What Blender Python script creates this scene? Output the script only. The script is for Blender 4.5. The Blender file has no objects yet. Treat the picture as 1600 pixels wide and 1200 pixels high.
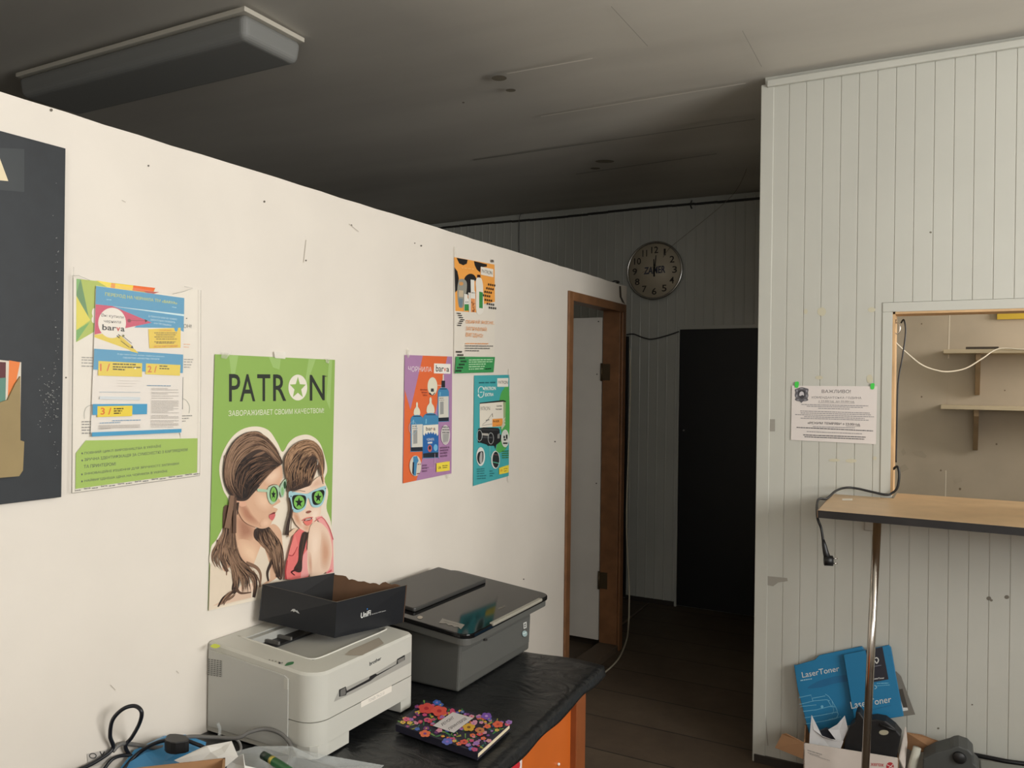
import bpy, bmesh, math, random
from mathutils import Vector, Matrix
from mathutils.geometry import tessellate_polygon
random.seed(7)
S = bpy.context.scene
COL = S.collection
PI = math.pi

# ---------------------------------------------------------------- camera
F_PX, YAW, PITCH, ROLL = 1269.14, 0.49989322, -0.00147058, 0.01293848
CAM = Vector((1.6, 0.0, 1.45))
fw = Vector((-math.sin(YAW)*math.cos(PITCH), math.cos(YAW)*math.cos(PITCH), math.sin(PITCH)))
_r = Vector((math.cos(YAW), math.sin(YAW), 0)); _u = _r.cross(fw)
rt = _r*math.cos(ROLL) + _u*math.sin(ROLL); up = -_r*math.sin(ROLL) + _u*math.cos(ROLL)
cd = bpy.data.cameras.new('camera'); cam = bpy.data.objects.new('camera', cd); COL.objects.link(cam)
cam.matrix_world = Matrix(((rt.x, up.x, -fw.x, CAM.x), (rt.y, up.y, -fw.y, CAM.y), (rt.z, up.z, -fw.z, CAM.z), (0, 0, 0, 1)))
cd.sensor_fit = 'HORIZONTAL'; cd.sensor_width = 36; cd.lens = F_PX/1600*36; cd.clip_start = 0.02
S.camera = cam

# ---------------------------------------------------------------- world, daylight, exposure
S.view_settings.view_transform = 'Standard'; S.view_settings.look = 'None'
S.view_settings.gamma = 1; S.view_settings.use_curve_mapping = False
S.view_settings.exposure = 0.0
w = bpy.data.worlds.new('overcast'); S.world = w; w.use_nodes = True
w.node_tree.nodes['Background'].inputs[0].default_value = (0.80, 0.88, 1.0, 1)
w.node_tree.nodes['Background'].inputs[1].default_value = 1.0
def daylight(name, loc, rot, sx, sy, power, col):
    l = bpy.data.lights.new(name, 'AREA'); l.shape = 'RECTANGLE'; l.size = sx; l.size_y = sy; l.energy = power; l.color = col
    o = bpy.data.objects.new(name, l); COL.objects.link(o); o.location = loc; o.rotation_euler = rot; return o
# daylight entering by the two windows of the shop and the small window of the kiosk room
daylight('daylight_side_window', (3.66, 1.15, 1.78), (0, PI/2+0.30, 0), 1.15, 2.0, 106, (1.0, 0.99, 0.965))
daylight('daylight_back_window', (2.5, -1.66, 1.78), (PI/2+0.52, 0, 0), 1.6, 1.15, 26, (1.0, 0.995, 0.97))
daylight('daylight_kiosk_window', (2.93, 3.92, 1.86), (0, PI/2, 0), 0.5, 0.6, 20, (1.0, 0.96, 0.90))

# ---------------------------------------------------------------- pixel of the photograph -> point on a plane of the room
def ray(x, y): return rt*((x-800)/F_PX) + up*((600-y)/F_PX) + fw
def on(ax, x, y, v):
    d = ray(x, y); return CAM + d*((v-CAM[ax])/d[ax])
def AX(x, y, v=0.0): return on(0, x, y, v)
def AY(x, y, v): return on(1, x, y, v)
def AZ(x, y, v): return on(2, x, y, v)

# ---------------------------------------------------------------- materials
def lin(c):
    return tuple(((v/255)/12.92 if v/255 <= 0.04045 else ((v/255+0.055)/1.055)**2.4) for v in c)
_m = {}
def M(name, rgb=(200,200,200), rough=0.6, metal=0.0, noise=0.0, nscale=20, bump=0.0, bscale=60, spec=0.5, coat=0.0):
    if name in _m: return _m[name]
    m = bpy.data.materials.new(name); m.use_nodes = True; nt = m.node_tree; b = nt.nodes['Principled BSDF']
    c = lin(rgb); b.inputs['Base Color'].default_value = (*c, 1); b.inputs['Roughness'].default_value = rough
    b.inputs['Metallic'].default_value = metal; b.inputs['Specular IOR Level'].default_value = spec; b.inputs['Coat Weight'].default_value = coat
    tc = nt.nodes.new('ShaderNodeTexCoord')
    if noise:
        n = nt.nodes.new('ShaderNodeTexNoise'); n.inputs['Scale'].default_value = nscale; n.inputs['Detail'].default_value = 5
        r = nt.nodes.new('ShaderNodeValToRGB'); r.color_ramp.elements[0].position = 0.3; r.color_ramp.elements[1].position = 0.7
        r.color_ramp.elements[0].color = (*[v*(1-noise) for v in c], 1); r.color_ramp.elements[1].color = (*[min(1, v*(1+noise)) for v in c], 1)
        nt.links.new(tc.outputs['Object'], n.inputs['Vector']); nt.links.new(n.outputs['Fac'], r.inputs['Fac']); nt.links.new(r.outputs['Color'], b.inputs['Base Color'])
    if bump:
        n = nt.nodes.new('ShaderNodeTexNoise'); n.inputs['Scale'].default_value = bscale; n.inputs['Detail'].default_value = 4
        bp = nt.nodes.new('ShaderNodeBump'); bp.inputs['Strength'].default_value = bump; bp.inputs['Distance'].default_value = 0.01
        nt.links.new(tc.outputs['Object'], n.inputs['Vector']); nt.links.new(n.outputs['Fac'], bp.inputs['Height']); nt.links.new(bp.outputs['Normal'], b.inputs['Normal'])
    _m[name] = m; return m
def film(name, alpha, rgb=(230,230,230), rough=0.15):
    if name in _m: return _m[name]
    m = bpy.data.materials.new(name); m.use_nodes = True; b = m.node_tree.nodes['Principled BSDF']
    b.inputs['Base Color'].default_value = (*lin(rgb), 1); b.inputs['Roughness'].default_value = rough; b.inputs['Alpha'].default_value = alpha
    _m[name] = m; return m
def ink(rgb, rough=0.5):
    return M('ink_%d_%d_%d' % tuple(rgb), rgb, rough)

# ---------------------------------------------------------------- mesh building
WL = {}
def tag(o, label=None, cat=None, group=None, kind=None):
    if label: o['label'] = label
    if cat: o['category'] = cat
    if group: o['group'] = group
    if kind: o['kind'] = kind
    return o
def thing(name, label, cat, loc, group=None):
    o = bpy.data.objects.new(name, None); COL.objects.link(o); o.location = loc; o.empty_display_size = 0.05
    WL[o] = Vector(loc); return tag(o, label, cat, group)
class MB:
    def __init__(s): s.v = []; s.f = []; s.m = []; s.mats = []; s.sm = []
    def mi(s, m):
        if m not in s.mats: s.mats.append(m)
        return s.mats.index(m)
    def add(s, vs, fs, m, smooth=False):
        b = len(s.v); k = s.mi(m); s.v += [Vector(v) for v in vs]
        for f in fs: s.f.append([i+b for i in f]); s.m.append(k); s.sm.append(smooth)
        return s
    def hexa(s, p, m):   # p: 4 bottom, 4 top, both counterclockwise seen from above
        return s.add(p, [(3,2,1,0), (4,5,6,7), (0,1,5,4), (1,2,6,5), (2,3,7,6), (3,0,4,7)], m)
    def box(s, x0, x1, y0, y1, z0, z1, m, rz=0, piv=None):
        p = [Vector(q) for q in ((x0,y0,z0),(x1,y0,z0),(x1,y1,z0),(x0,y1,z0),(x0,y0,z1),(x1,y0,z1),(x1,y1,z1),(x0,y1,z1))]
        if rz:
            c = Vector(piv) if piv else Vector(((x0+x1)/2, (y0+y1)/2, 0)); R = Matrix.Rotation(rz, 3, 'Z'); p = [R @ (q-c) + c for q in p]
        return s.hexa(p, m)
    def prism(s, poly, vec, m, smooth=False):   # closed polygon (3d points) swept by vec
        n = len(poly); poly = [Vector(p) for p in poly]; vec = Vector(vec)
        nrm = Vector((0,0,0))
        for i in range(n): nrm += poly[i].cross(poly[(i+1) % n])
        if nrm.dot(vec) < 0: poly.reverse()
        t = tessellate_polygon([poly])
        vs = poly + [p+vec for p in poly]
        tt = []
        for a, b, c in t:
            q = (poly[b]-poly[a]).cross(poly[c]-poly[a])
            tt.append((a, b, c) if q.dot(vec) > 0 else (a, c, b))
        s.add(vs, [tuple(reversed(f)) for f in tt] + [tuple(i+n for i in f) for f in tt], m)
        b = len(s.v) - 2*n; k = s.mi(m)
        for i in range(n):
            j = (i+1) % n; s.f.append([b+i, b+j, b+n+j, b+n+i]); s.m.append(k); s.sm.append(smooth)
        return s
    def tube(s, pts, r, m, seg=8, closed=False, caps=True):
        pts = [Vector(p) for p in pts]; n = len(pts); rings = []
        t = (pts[1]-pts[0]).normalized(); a = t.orthogonal().normalized()
        for i in range(n):
            if closed: t = (pts[(i+1) % n]-pts[i-1]).normalized()
            elif i == 0: t = (pts[1]-pts[0]).normalized()
            elif i == n-1: t = (pts[-1]-pts[-2]).normalized()
            else: t = (pts[i+1]-pts[i-1]).normalized()
            a = (a - t*a.dot(t)).normalized(); bb = t.cross(a); rr = r[i] if isinstance(r, (list, tuple)) else r
            rings.append([pts[i] + (a*math.cos(2*PI*k/seg) + bb*math.sin(2*PI*k/seg))*rr for k in range(seg)])
        vs = [v for q in rings for v in q]; fs = []
        for i in range(n if closed else n-1):
            j = (i+1) % n
            for k in range(seg): fs.append((i*seg+k, i*seg+(k+1) % seg, j*seg+(k+1) % seg, j*seg+k))
        if not closed and caps: fs += [tuple(reversed(range(seg))), tuple(range((n-1)*seg, n*seg))]
        return s.add(vs, fs, m, True)
    def build(s, name, parent=None, bevel=0, seg=2, solid=0, sub=0):
        lo = Vector([min(v[i] for v in s.v) for i in range(3)]); hi = Vector([max(v[i] for v in s.v) for i in range(3)])
        c = Vector(((lo.x+hi.x)/2, (lo.y+hi.y)/2, lo.z))
        me = bpy.data.meshes.new(name); me.from_pydata([v-c for v in s.v], [], s.f)
        for m in s.mats: me.materials.append(m)
        for p, k, q in zip(me.polygons, s.m, s.sm): p.material_index = k; p.use_smooth = q
        me.validate(); me.update()
        o = bpy.data.objects.new(name, me); COL.objects.link(o)
        if parent: o.parent = parent; o.location = c - WL[parent]
        else: o.location = c
        WL[o] = c
        if solid: q = o.modifiers.new('solid', 'SOLIDIFY'); q.thickness = solid; q.offset = 0
        if sub: q = o.modifiers.new('sub', 'SUBSURF'); q.levels = sub; q.render_levels = sub
        if bevel: q = o.modifiers.new('bevel', 'BEVEL'); q.width = bevel; q.segments = seg; q.limit_method = 'ANGLE'; q.angle_limit = math.radians(35)
        return o
def struct(mb, name, **k): return tag(mb.build(name, **k), kind='structure')
def smooth_path(pts, n=6, closed=False):
    pts = [Vector(p) for p in pts]; N = len(pts); out = []
    rng = range(N if closed else N-1)
    for i in rng:
        if closed: a, b, c, d = pts[i-1], pts[i], pts[(i+1) % N], pts[(i+2) % N]
        else: a, b, c, d = pts[max(i-1, 0)], pts[i], pts[i+1], pts[min(i+2, N-1)]
        for k in range(n):
            t = k/n; out.append(0.5*((2*b) + (c-a)*t + (2*a-5*b+4*c-d)*t*t + (3*b-a-3*c+d)*t*t*t))
    if not closed: out.append(pts[-1])
    return out

# ---------------------------------------------------------------- flat print: coloured shapes lying on a plane of the room
_tc = {}
def glyphs(txt, bold=0.0):
    key = (txt, bold)
    if key not in _tc:
        cu = bpy.data.curves.new('t', 'FONT'); cu.body = txt; cu.resolution_u = 3; cu.offset = bold
        ob = bpy.data.objects.new('t', cu); COL.objects.link(ob)
        dg = bpy.context.evaluated_depsgraph_get(); dg.update()
        me = bpy.data.meshes.new_from_object(ob.evaluated_get(dg))
        vs = [(v.co.x, v.co.y) for v in me.vertices]; fs = [tuple(p.vertices) for p in me.polygons]
        bpy.data.objects.remove(ob); bpy.data.curves.remove(cu); bpy.data.meshes.remove(me)
        x0 = min(v[0] for v in vs); x1 = max(v[0] for v in vs); y0 = min(v[1] for v in vs); y1 = max(v[1] for v in vs)
        _tc[key] = ([((x-x0)/(x1-x0), (y-y0)/(y1-y0)) for x, y in vs], fs)
    return _tc[key]
class Art(MB):
    def __init__(s, unp, nrm, eps=0.00006):
        super().__init__(); s.unp = unp; s.n = Vector(nrm); s.eps = eps; s.lay = 0; s.z = (1, 0, 0)
    def zoom(s, k, ox, oy): s.z = (k, ox, oy); return s
    def p(s, x, y):
        k, ox, oy = s.z; return s.unp(ox + x/k, oy + y/k)
    def put(s, vs, fs, m):
        s.lay += 1; off = s.n*(s.eps*s.lay); vs = [v+off for v in vs]; out = []
        for f in fs:
            a, b, c = (vs[i] for i in f[:3]); out.append(tuple(f) if (b-a).cross(c-a).dot(s.n) > 0 else tuple(reversed(f)))
        s.add(vs, out, m)
    def poly(s, pts, m):
        if isinstance(m, tuple): m = ink(m)
        vs = [s.p(*q) for q in pts]; s.put(vs, tessellate_polygon([vs]), m); return s
    def blob(s, pts, m, n=5):   # smooth closed outline
        q = smooth_path([(x, y, 0) for x, y in pts], n, True); return s.poly([(v.x, v.y) for v in q], m)
    def ell(s, cx, cy, rx, ry, m, n=28): return s.poly([(cx+rx*math.cos(2*PI*i/n), cy+ry*math.sin(2*PI*i/n)) for i in range(n)], m)
    def ring(s, cx, cy, rx, ry, wd, m, n=32):
        if isinstance(m, tuple): m = ink(m)
        vs = [s.p(cx+(rx-d)*math.cos(2*PI*i/n), cy+(ry-d)*math.sin(2*PI*i/n)) for d in (0, wd) for i in range(n)]
        s.put(vs, [(i, (i+1) % n, n+(i+1) % n, n+i) for i in range(n)], m); return s
    def line(s, pts, wd, m, smooth=0):
        if isinstance(m, tuple): m = ink(m)
        q = [Vector((x, y, 0)) for x, y in pts]
        if smooth: q = smooth_path(q, smooth)
        L = []; n = len(q)
        for i in range(n):
            t = (q[min(i+1, n-1)] - q[max(i-1, 0)]).normalized(); o = Vector((-t.y, t.x, 0)); ww = (wd[0]+(wd[1]-wd[0])*i/(n-1)) if isinstance(wd, tuple) else wd
            L += [q[i]+o*ww/2, q[i]-o*ww/2]
        vs = [s.p(v.x, v.y) for v in L]; s.put(vs, [(2*i, 2*i+1, 2*i+3, 2*i+2) for i in range(n-1)], m); return s
    def text(s, txt, bl, br, tr, tl, m, bold=0.0):
        if isinstance(m, tuple): m = ink(m)
        B, R_, T_, L_ = (s.p(*q) for q in (bl, br, tr, tl)); g, fs = glyphs(txt, bold)
        s.put([(B*(1-u)+R_*u)*(1-v) + (L_*(1-u)+T_*u)*v for u, v in g], fs, m); return s
    def words(s, a, b, h, m, dens=0.8, seed=None):   # a line of print too small to read
        if isinstance(m, tuple): m = ink(m)
        r = random.Random(seed if seed is not None else (a[0]*7+a[1]*13+b[0])); t = 0; L = math.hypot(b[0]-a[0], b[1]-a[1]); vs = []; fs = []
        while t < L:
            e = min(L, t + r.uniform(1.2, 4.5)*h)
            P = lambda q: (a[0]+(b[0]-a[0])*q/L, a[1]+(b[1]-a[1])*q/L)
            x0, y0 = P(t); x1, y1 = P(e); k = len(vs)
            vs += [s.p(x0, y0), s.p(x1, y1), s.p(x1, y1-h), s.p(x0, y0-h)]; fs.append((k, k+1, k+2, k+3)); t = e + r.uniform(0.4, 0.9)*h*(1.6-dens)
        s.put(vs, fs, m); return s
    def strands(s, A, B, n, wd, cols, seed=1, jit=6):   # fine printed hair between two guide curves
        r = random.Random(seed); A = smooth_path([(x, y, 0) for x, y in A], 5); B = smooth_path([(x, y, 0) for x, y in B], 5); N = 16
        g = lambda P, t: P[min(len(P)-1, int(t*(len(P)-1)))].lerp(P[min(len(P)-1, int(t*(len(P)-1))+1)], t*(len(P)-1) % 1)
        for c in cols:
            m = ink(c); vs = []; fs = []
            for _ in range(max(1, n//len(cols))):
                u = r.random(); t0 = r.uniform(0, .45); t1 = r.uniform(.6, 1); dx = r.uniform(-jit, jit); ww = wd*r.uniform(.5, 1.4); pts = []
                for k in range(N+1):
                    t = t0+(t1-t0)*k/N; q = g(A, t).lerp(g(B, t), u+.06*math.sin(t*5+dx)); pts.append(Vector((q.x+dx, q.y+dx*.3, 0)))
                for k in range(N+1):
                    tg = (pts[min(k+1, N)]-pts[max(k-1, 0)]); tg = tg.normalized() if tg.length > 1e-6 else Vector((1, 0, 0)); o = Vector((-tg.y, tg.x, 0))*ww*.5*math.sin(PI*(k+.3)/(N+.6)); b0 = len(vs)
                    vs += [s.p(pts[k].x+o.x, pts[k].y+o.y), s.p(pts[k].x-o.x, pts[k].y-o.y)]
                    if k: fs.append((b0-2, b0-1, b0+1, b0))
            s.put(vs, fs, m)
        return s
    def soft(s, pts, c0, c1, steps=7, end=.3):   # printed tone that fades from c0 at its outline to c1
        cx = sum(p[0] for p in pts)/len(pts); cy = sum(p[1] for p in pts)/len(pts)
        for k in range(1, steps+1):
            t = k/steps; f = 1-(1-end)*(k-1)/(steps-1); c = tuple(int(c0[i]*(1-t)+c1[i]*t) for i in range(3))
            s.blob([(cx+(x-cx)*f, cy+(y-cy)*f) for x, y in pts], c, 4)
        return s
    def star(s, cx, cy, rx, ry, m, rot=-PI/2):
        return s.poly([(cx+(rx if i % 2 == 0 else rx*.42)*math.cos(rot+i*PI/5), cy+(ry if i % 2 == 0 else ry*.42)*math.sin(rot+i*PI/5)) for i in range(10)], m)

# =================================================================== THE ROOM
white_paint = M('white_wall_paint', (222, 214, 202), 0.55, noise=0.035, nscale=3.5, bump=0.03, bscale=25)
panel_white = M('white_plastic_panel', (186, 185, 175), 0.45, noise=0.04, nscale=2.5)
panel_grey = M('grey_plastic_panel', (184, 184, 175), 0.2, noise=0.05, nscale=3)
rough_white = M('kiosk_wall_paint', (184, 170, 150), 0.7, noise=0.09, nscale=4)
wood_dark = M('dark_door_wood', (12, 12, 13), 0.5)
wood_brown = M('brown_varnished_wood', (122, 84, 54), 0.45, noise=0.2, nscale=14)
wood_pale = M('pale_raw_wood', (196, 160, 116), 0.6, noise=0.15, nscale=12)
YR, YF, HC = 3.214, 5.19, 2.65

# floor: worn dark boards
def floor_mat():
    m = bpy.data.materials.new('worn_floor_boards'); m.use_nodes = True; nt = m.node_tree; b = nt.nodes['Principled BSDF']
    tc = nt.nodes.new('ShaderNodeTexCoord'); mp = nt.nodes.new('ShaderNodeMapping'); br = nt.nodes.new('ShaderNodeTexBrick')
    br.inputs['Color1'].default_value = (*lin((104, 88, 70)), 1); br.inputs['Color2'].default_value = (*lin((92, 76, 60)), 1); br.inputs['Mortar'].default_value = (*lin((30, 24, 20)), 1)
    br.inputs['Scale'].default_value = 1; br.offset = 0; br.squash = 1; mp.inputs['Location'].default_value = (12, 0, 0); br.inputs['Brick Width'].default_value = 30; br.inputs['Row Height'].default_value = 0.30; br.inputs['Mortar Size'].default_value = 0.004; br.inputs['Mortar Smooth'].default_value = 0.3
    n = nt.nodes.new('ShaderNodeTexNoise'); n.inputs['Scale'].default_value = 5; n.inputs['Detail'].default_value = 8; n.inputs['Roughness'].default_value = 0.7
    mx = nt.nodes.new('ShaderNodeMixRGB'); mx.blend_type = 'MULTIPLY'; mx.inputs[0].default_value = 0.75
    nt.links.new(tc.outputs['Object'], mp.inputs['Vector']); nt.links.new(mp.outputs['Vector'], br.inputs['Vector']); nt.links.new(tc.outputs['Object'], n.inputs['Vector'])
    nt.links.new(br.outputs['Color'], mx.inputs[1]); nt.links.new(n.outputs['Fac'], mx.inputs[2]); nt.links.new(mx.outputs[0], b.inputs['Base Color']); b.inputs['Roughness'].default_value = 0.7
    return m
struct(MB().box(-2.4, 3.7, -1.7, 5.3, -0.1, 0, floor_mat()), 'floor')

def ceiling_mat():
    m = bpy.data.materials.new('painted_board_ceiling'); m.use_nodes = True; nt = m.node_tree; b = nt.nodes['Principled BSDF']; b.inputs['Roughness'].default_value = 0.6
    tc = nt.nodes.new('ShaderNodeTexCoord'); n = nt.nodes.new('ShaderNodeTexNoise'); n.inputs['Scale'].default_value = 1.3; n.inputs['Detail'].default_value = 6
    mp = nt.nodes.new('ShaderNodeMapping'); mp.inputs['Scale'].default_value = (0.35, 1.6, 1)
    r = nt.nodes.new('ShaderNodeValToRGB'); r.color_ramp.elements[0].position = 0.35; r.color_ramp.elements[1].position = 0.65
    r.color_ramp.elements[0].color = (*lin((182, 177, 167)), 1); r.color_ramp.elements[1].color = (*lin((198, 193, 182)), 1)
    bp = nt.nodes.new('ShaderNodeBump'); bp.inputs['Strength'].default_value = 0.6; bp.inputs['Distance'].default_value = 0.012
    nt.links.new(tc.outputs['Object'], mp.inputs['Vector']); nt.links.new(mp.outputs['Vector'], n.inputs['Vector']); nt.links.new(n.outputs['Fac'], r.inputs['Fac'])
    nt.links.new(r.outputs['Color'], b.inputs['Base Color']); nt.links.new(n.outputs['Fac'], bp.inputs['Height']); nt.links.new(bp.outputs['Normal'], b.inputs['Normal'])
    return m
cm = ceiling_mat()
cb = MB(); NX, NY = 40, 44; vs = []; fs = []
for j in range(NY+1):
    for i in range(NX+1):
        x = -2.4 + 6.1*i/NX; y = -1.7 + 7.0*j/NY
        sag = 0.010*math.sin(x*1.7+0.4)*math.sin(y*2.3) + 0.006*math.sin(y*5.1+x)
        if y < 3.6 and x > 0.7: sag *= 0.3
        vs.append((x, y, HC + sag + (0.02 if y > 4.6 else 0.0)*(y-4.6)/0.6))
for j in range(NY):
    for i in range(NX): k = j*(NX+1)+i; fs.append((k, k+NX+1, k+NX+2, k+1))
cb.add(vs, fs, cm, True)
cb.box(-2.4, 3.7, -1.7, 5.3, HC+0.06, HC+0.12, cm)
art = Art(lambda x, y: AZ(x, y, HC-0.013), (0, 0, -1))
seam_l = M('ceiling_seam_light', (216, 210, 198), 0.6); seam_shadow_d = M('ceiling_seam_and_shadow_edge', (150, 146, 136), 0.6); stain = M('ceiling_stain', (120, 112, 96), 0.7)
for a, b, wd, m in (((792, 115), (926, 91), 1.4, seam_l), ((845, 182), (1165, 130), 1.2, seam_l), ((955, 10), (1012, 72), 1.0, seam_shadow_d), ((1160, 48), (1190, 104), 1.0, seam_shadow_d), ((740, 250), (1180, 186), 1.6, seam_shadow_d), ((900, 272), (1120, 240), 1.4, seam_shadow_d)):  # longest dark line is a shadow edge painted on, the rest are seams
    art.line([a, b], wd, m)
for cx, cy, rx, ry in ((780, 122, 12, 4.5), (798, 141, 8, 2.6), (945, 252, 15, 2.6), (930, 263, 8, 1.6), (724, 160, 2, 1.2)): art.ell(cx, cy, rx, ry, stain, 14)
cb.v += art.v; off = len(cb.v)-len(art.v)
for f, k in zip(art.f, art.m): cb.f.append([i+off for i in f]); cb.m.append(cb.mi(art.mats[k])); cb.sm.append(False)
struct(cb, 'ceiling')

# partition on the left with its doorway
DY0, DY1, DZ = 3.462, 4.205, 1.885
wl_ = MB()
def wavy(y0, y1, z0, z1, n):
    for i in range(n):
        a = y0+(y1-y0)*i/n; b = y0+(y1-y0)*(i+1)/n; ha = z1+0.0008*math.sin(a*9)+0.0008*math.sin(a*33); hb = z1+0.0008*math.sin(b*9)+0.0008*math.sin(b*33)
        wl_.hexa([(-.1,a,z0),(0,a,z0),(0,b,z0),(-.1,b,z0),(-.1,a,ha),(0,a,ha),(0,b,hb),(-.1,b,hb)], white_paint)
wavy(-1.6, DY0, 0, 1.99, 60); wavy(DY0, 4.235, DZ, 1.99, 8); wl_.box(-.1, 0, DY1, 4.235, 0, DZ, white_paint)
mk = Art(lambda x, y: AX(x, y, 0.0004), (1, 0, 0)); md = ink((96, 88, 78)); mg = ink((186, 176, 162))
for x, y, r in ((232, 259, 1.6), (413, 315, 1.8), (80, 172, 2.6), (103, 590, 1.4), (478, 407, 1.4), (549, 352, 1.5), (658, 384, 1.5), (648, 380, 1.0), (867, 690, 1.2), (818, 905, 1.2)): mk.ell(x, y, r, r, md, 8)
for a, b in (((478, 375), (474, 410)), ((545, 350), (560, 362)), ((190, 313), (196, 316)), ((172, 1070), (180, 1078)), ((275, 1048), (279, 1052))): mk.line([a, b], 1.2, mg)
mk.poly([(967, 447), (970, 447), (971, 464), (977, 476), (972, 472), (968, 464)], ink((70, 62, 52)))
off = len(wl_.v); wl_.v += mk.v
for f, k in zip(mk.f, mk.m): wl_.f.append([i+off for i in f]); wl_.m.append(wl_.mi(mk.mats[k])); wl_.sm.append(False)
struct(wl_, 'wall_left')
# brown jamb, casing and open white leaf of the doorway
d1 = MB(); JI = 4.145
d1.box(0.001, .012, DY0, 3.508, 0, DZ, wood_brown); d1.box(0.001, .012, 3.508, DY1, 1.842, DZ, wood_brown); d1.box(0.001, .012, 4.16, DY1, 0, 1.842, wood_brown)
d1.box(-.1, 0, DY0, 3.49, 0, DZ, wood_brown); d1.box(-.1, 0, JI, DY1, 0, DZ-.03, wood_brown); d1.box(-.1, 0, 3.49, JI, 1.85, DZ, wood_brown)
d1.box(-.1, .01, 3.49, JI, 0, .035, M('worn_threshold', (84, 70, 56), .7))
door1 = struct(d1, 'door_1', bevel=.002)
leafb = MB().box(-.78, -.105, JI+.0, JI+.04, .045, 1.815, M('white_door_leaf', (206, 200, 190), .5, noise=.04, nscale=5))
for zz, xx in ((1.79, -.13), (1.5, -.135), (.9, -.13), (.62, -.4)): leafb.box(xx, xx+.006, JI-.002, JI, zz, zz+.006, M('nail_head', (50, 46, 42), .6))
leafb.build('door_leaf', door1)
hm = M('tarnished_hinge', (84, 70, 50), .5, .6)
for z0 in (1.47, .33):
    hb = MB().box(-.098, -.055, JI-.004, JI-.0005, z0, z0+.09, hm); hb.tube([(-.103, JI-.006, z0-.004), (-.103, JI-.006, z0+.094)], .006, hm); hb.build('hinge', door1)

def panelled(name, segs, y, facing, pitch, mat, depth=.0022, gw=.0045, th=.03, phase=0.0):
    """boards with grooves, extruded profile; y = front plane, facing -1 means the front looks to -Y"""
    b = MB()
    for x0, x1, z0, z1 in segs:
        prof = [(x0, 0)]; k = math.floor((x0-phase)/pitch)+1
        while phase+k*pitch < x1-gw:
            g = phase+k*pitch
            if g > x0+gw and depth < 0: prof += [(g-gw/2*math.cos(PI*q/8), depth*math.sin(PI*q/8)) for q in range(9)]
            elif g > x0+gw: prof += [(g-gw/2, 0), (g-gw*.25, depth), (g+gw*.25, depth), (g+gw/2, 0)]
            k += 1
        prof += [(x1, 0), (x1, th), (x0, th)]
        b.prism([(px, y + d, z0) for px, d in prof], (0, 0, z1-z0), mat)
    return b
# hatch wall (faces the camera)
HX, HZ0, HZ1, HRX = 1.40, 1.075, 1.722, 2.06  # right end of the hatch is out of view, placed to block side-window light
TX0 = .975
hw = panelled('', [(TX0, HX-.035, 0.03, 2.60), (HX-.035, 3.7, 0.03, 1.0), (HX-.035, 3.7, HZ1+.035, 2.60), (HRX+.035, 3.7, 1.0, HZ1+.035)], YR, -1, .0615, panel_white, phase=TX0-.006)
hw.box(.935, HX, YR+.03, YR+.1, 0, HC+.03, panel_white); hw.box(HX, 3.7, YR+.03, YR+.1, 0, 1.02, panel_white); hw.box(HX, 3.7, YR+.03, YR+.1, HZ1, HC+.03, panel_white); hw.box(HRX, 3.7, YR+.03, YR+.1, 1.02, HZ1, panel_white)
mk = Art(lambda x, y: AY(x, y, YR-.0004), (0, -1, 0)); dots = ink((110, 104, 92)); tape = ink((190, 184, 160)); scuff = ink((150, 146, 136))
for x, y, r in ((1454, 363, 2), (1545, 935, 4), (1573, 933, 4), (1549, 938, 2.4), (1519, 1101, 1.6), (1466, 1138, 2), (1200, 652, 3)): mk.ell(x, y, r, r*.8, dots, 8)
for x, y, a, b_ in ((1284, 487, 7, 7), (1362, 484, 6, 4), (1259, 487, 3, 4), (1359, 592, 5, 7), (1280, 590, 6, 3), (1330, 720, 9, 3), (1304, 719, 9, 2.5), (1367, 716, 3, 3)): mk.ell(x, y, a, b_, tape, 12)
mk.poly([(1199, 900), (1230, 903), (1231, 908), (1216, 910), (1208, 916), (1198, 914)], scuff); mk.poly([(1202, 655), (1211, 655), (1211, 674), (1203, 674)], scuff)
mk.line([(1190, 660), (1182, 1170)], 1.0, scuff); mk.line([(1195, 1105), (1200, 1165)], 1.4, scuff)
off = len(hw.v); hw.v += mk.v
for f, k in zip(mk.f, mk.m): hw.f.append([i+off for i in f]); hw.m.append(hw.mi(mk.mats[k])); hw.sm.append(False)
struct(hw, 'wall_front')
struct(MB().box(.927, .975, YR-.004, YR+.02, .0, 2.612, panel_white), 'trim_1', bevel=.002)
struct(MB().box(.95, 3.7, YR-.018, YR-.0005, 2.598, 2.624, panel_white), 'trim_2', bevel=.004)
t3 = MB().box(HX-.035, HRX+.035, YR-.004, YR+.029, HZ1, HZ1+.034, panel_white); t3.box(HRX+.001, HRX+.035, YR-.004, YR+.029, HZ0-.01, HZ1, panel_white); t3.box(HX-.035, HX-.001, YR-.004, YR+.029, HZ0-.01, HZ1, panel_white)
struct(t3, 'trim_3', bevel=.002)
t4 = MB().box(HX-.001, HX+.007, YR-.004, YR+.105, HZ0-.01, HZ1, wood_pale); t4.box(HX, HRX, YR-.004, YR+.105, HZ1-.008, HZ1, wood_pale); t4.box(HRX-.008, HRX+.001, YR-.004, YR+.105, HZ0-.01, HZ1, wood_pale)
struct(t4, 'trim_4')
struct(MB().box(.935, 3.7, YR-.012, YR, 0, .03, M('dark_skirting', (48, 42, 36), .6)), 'baseboard_front')
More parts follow.
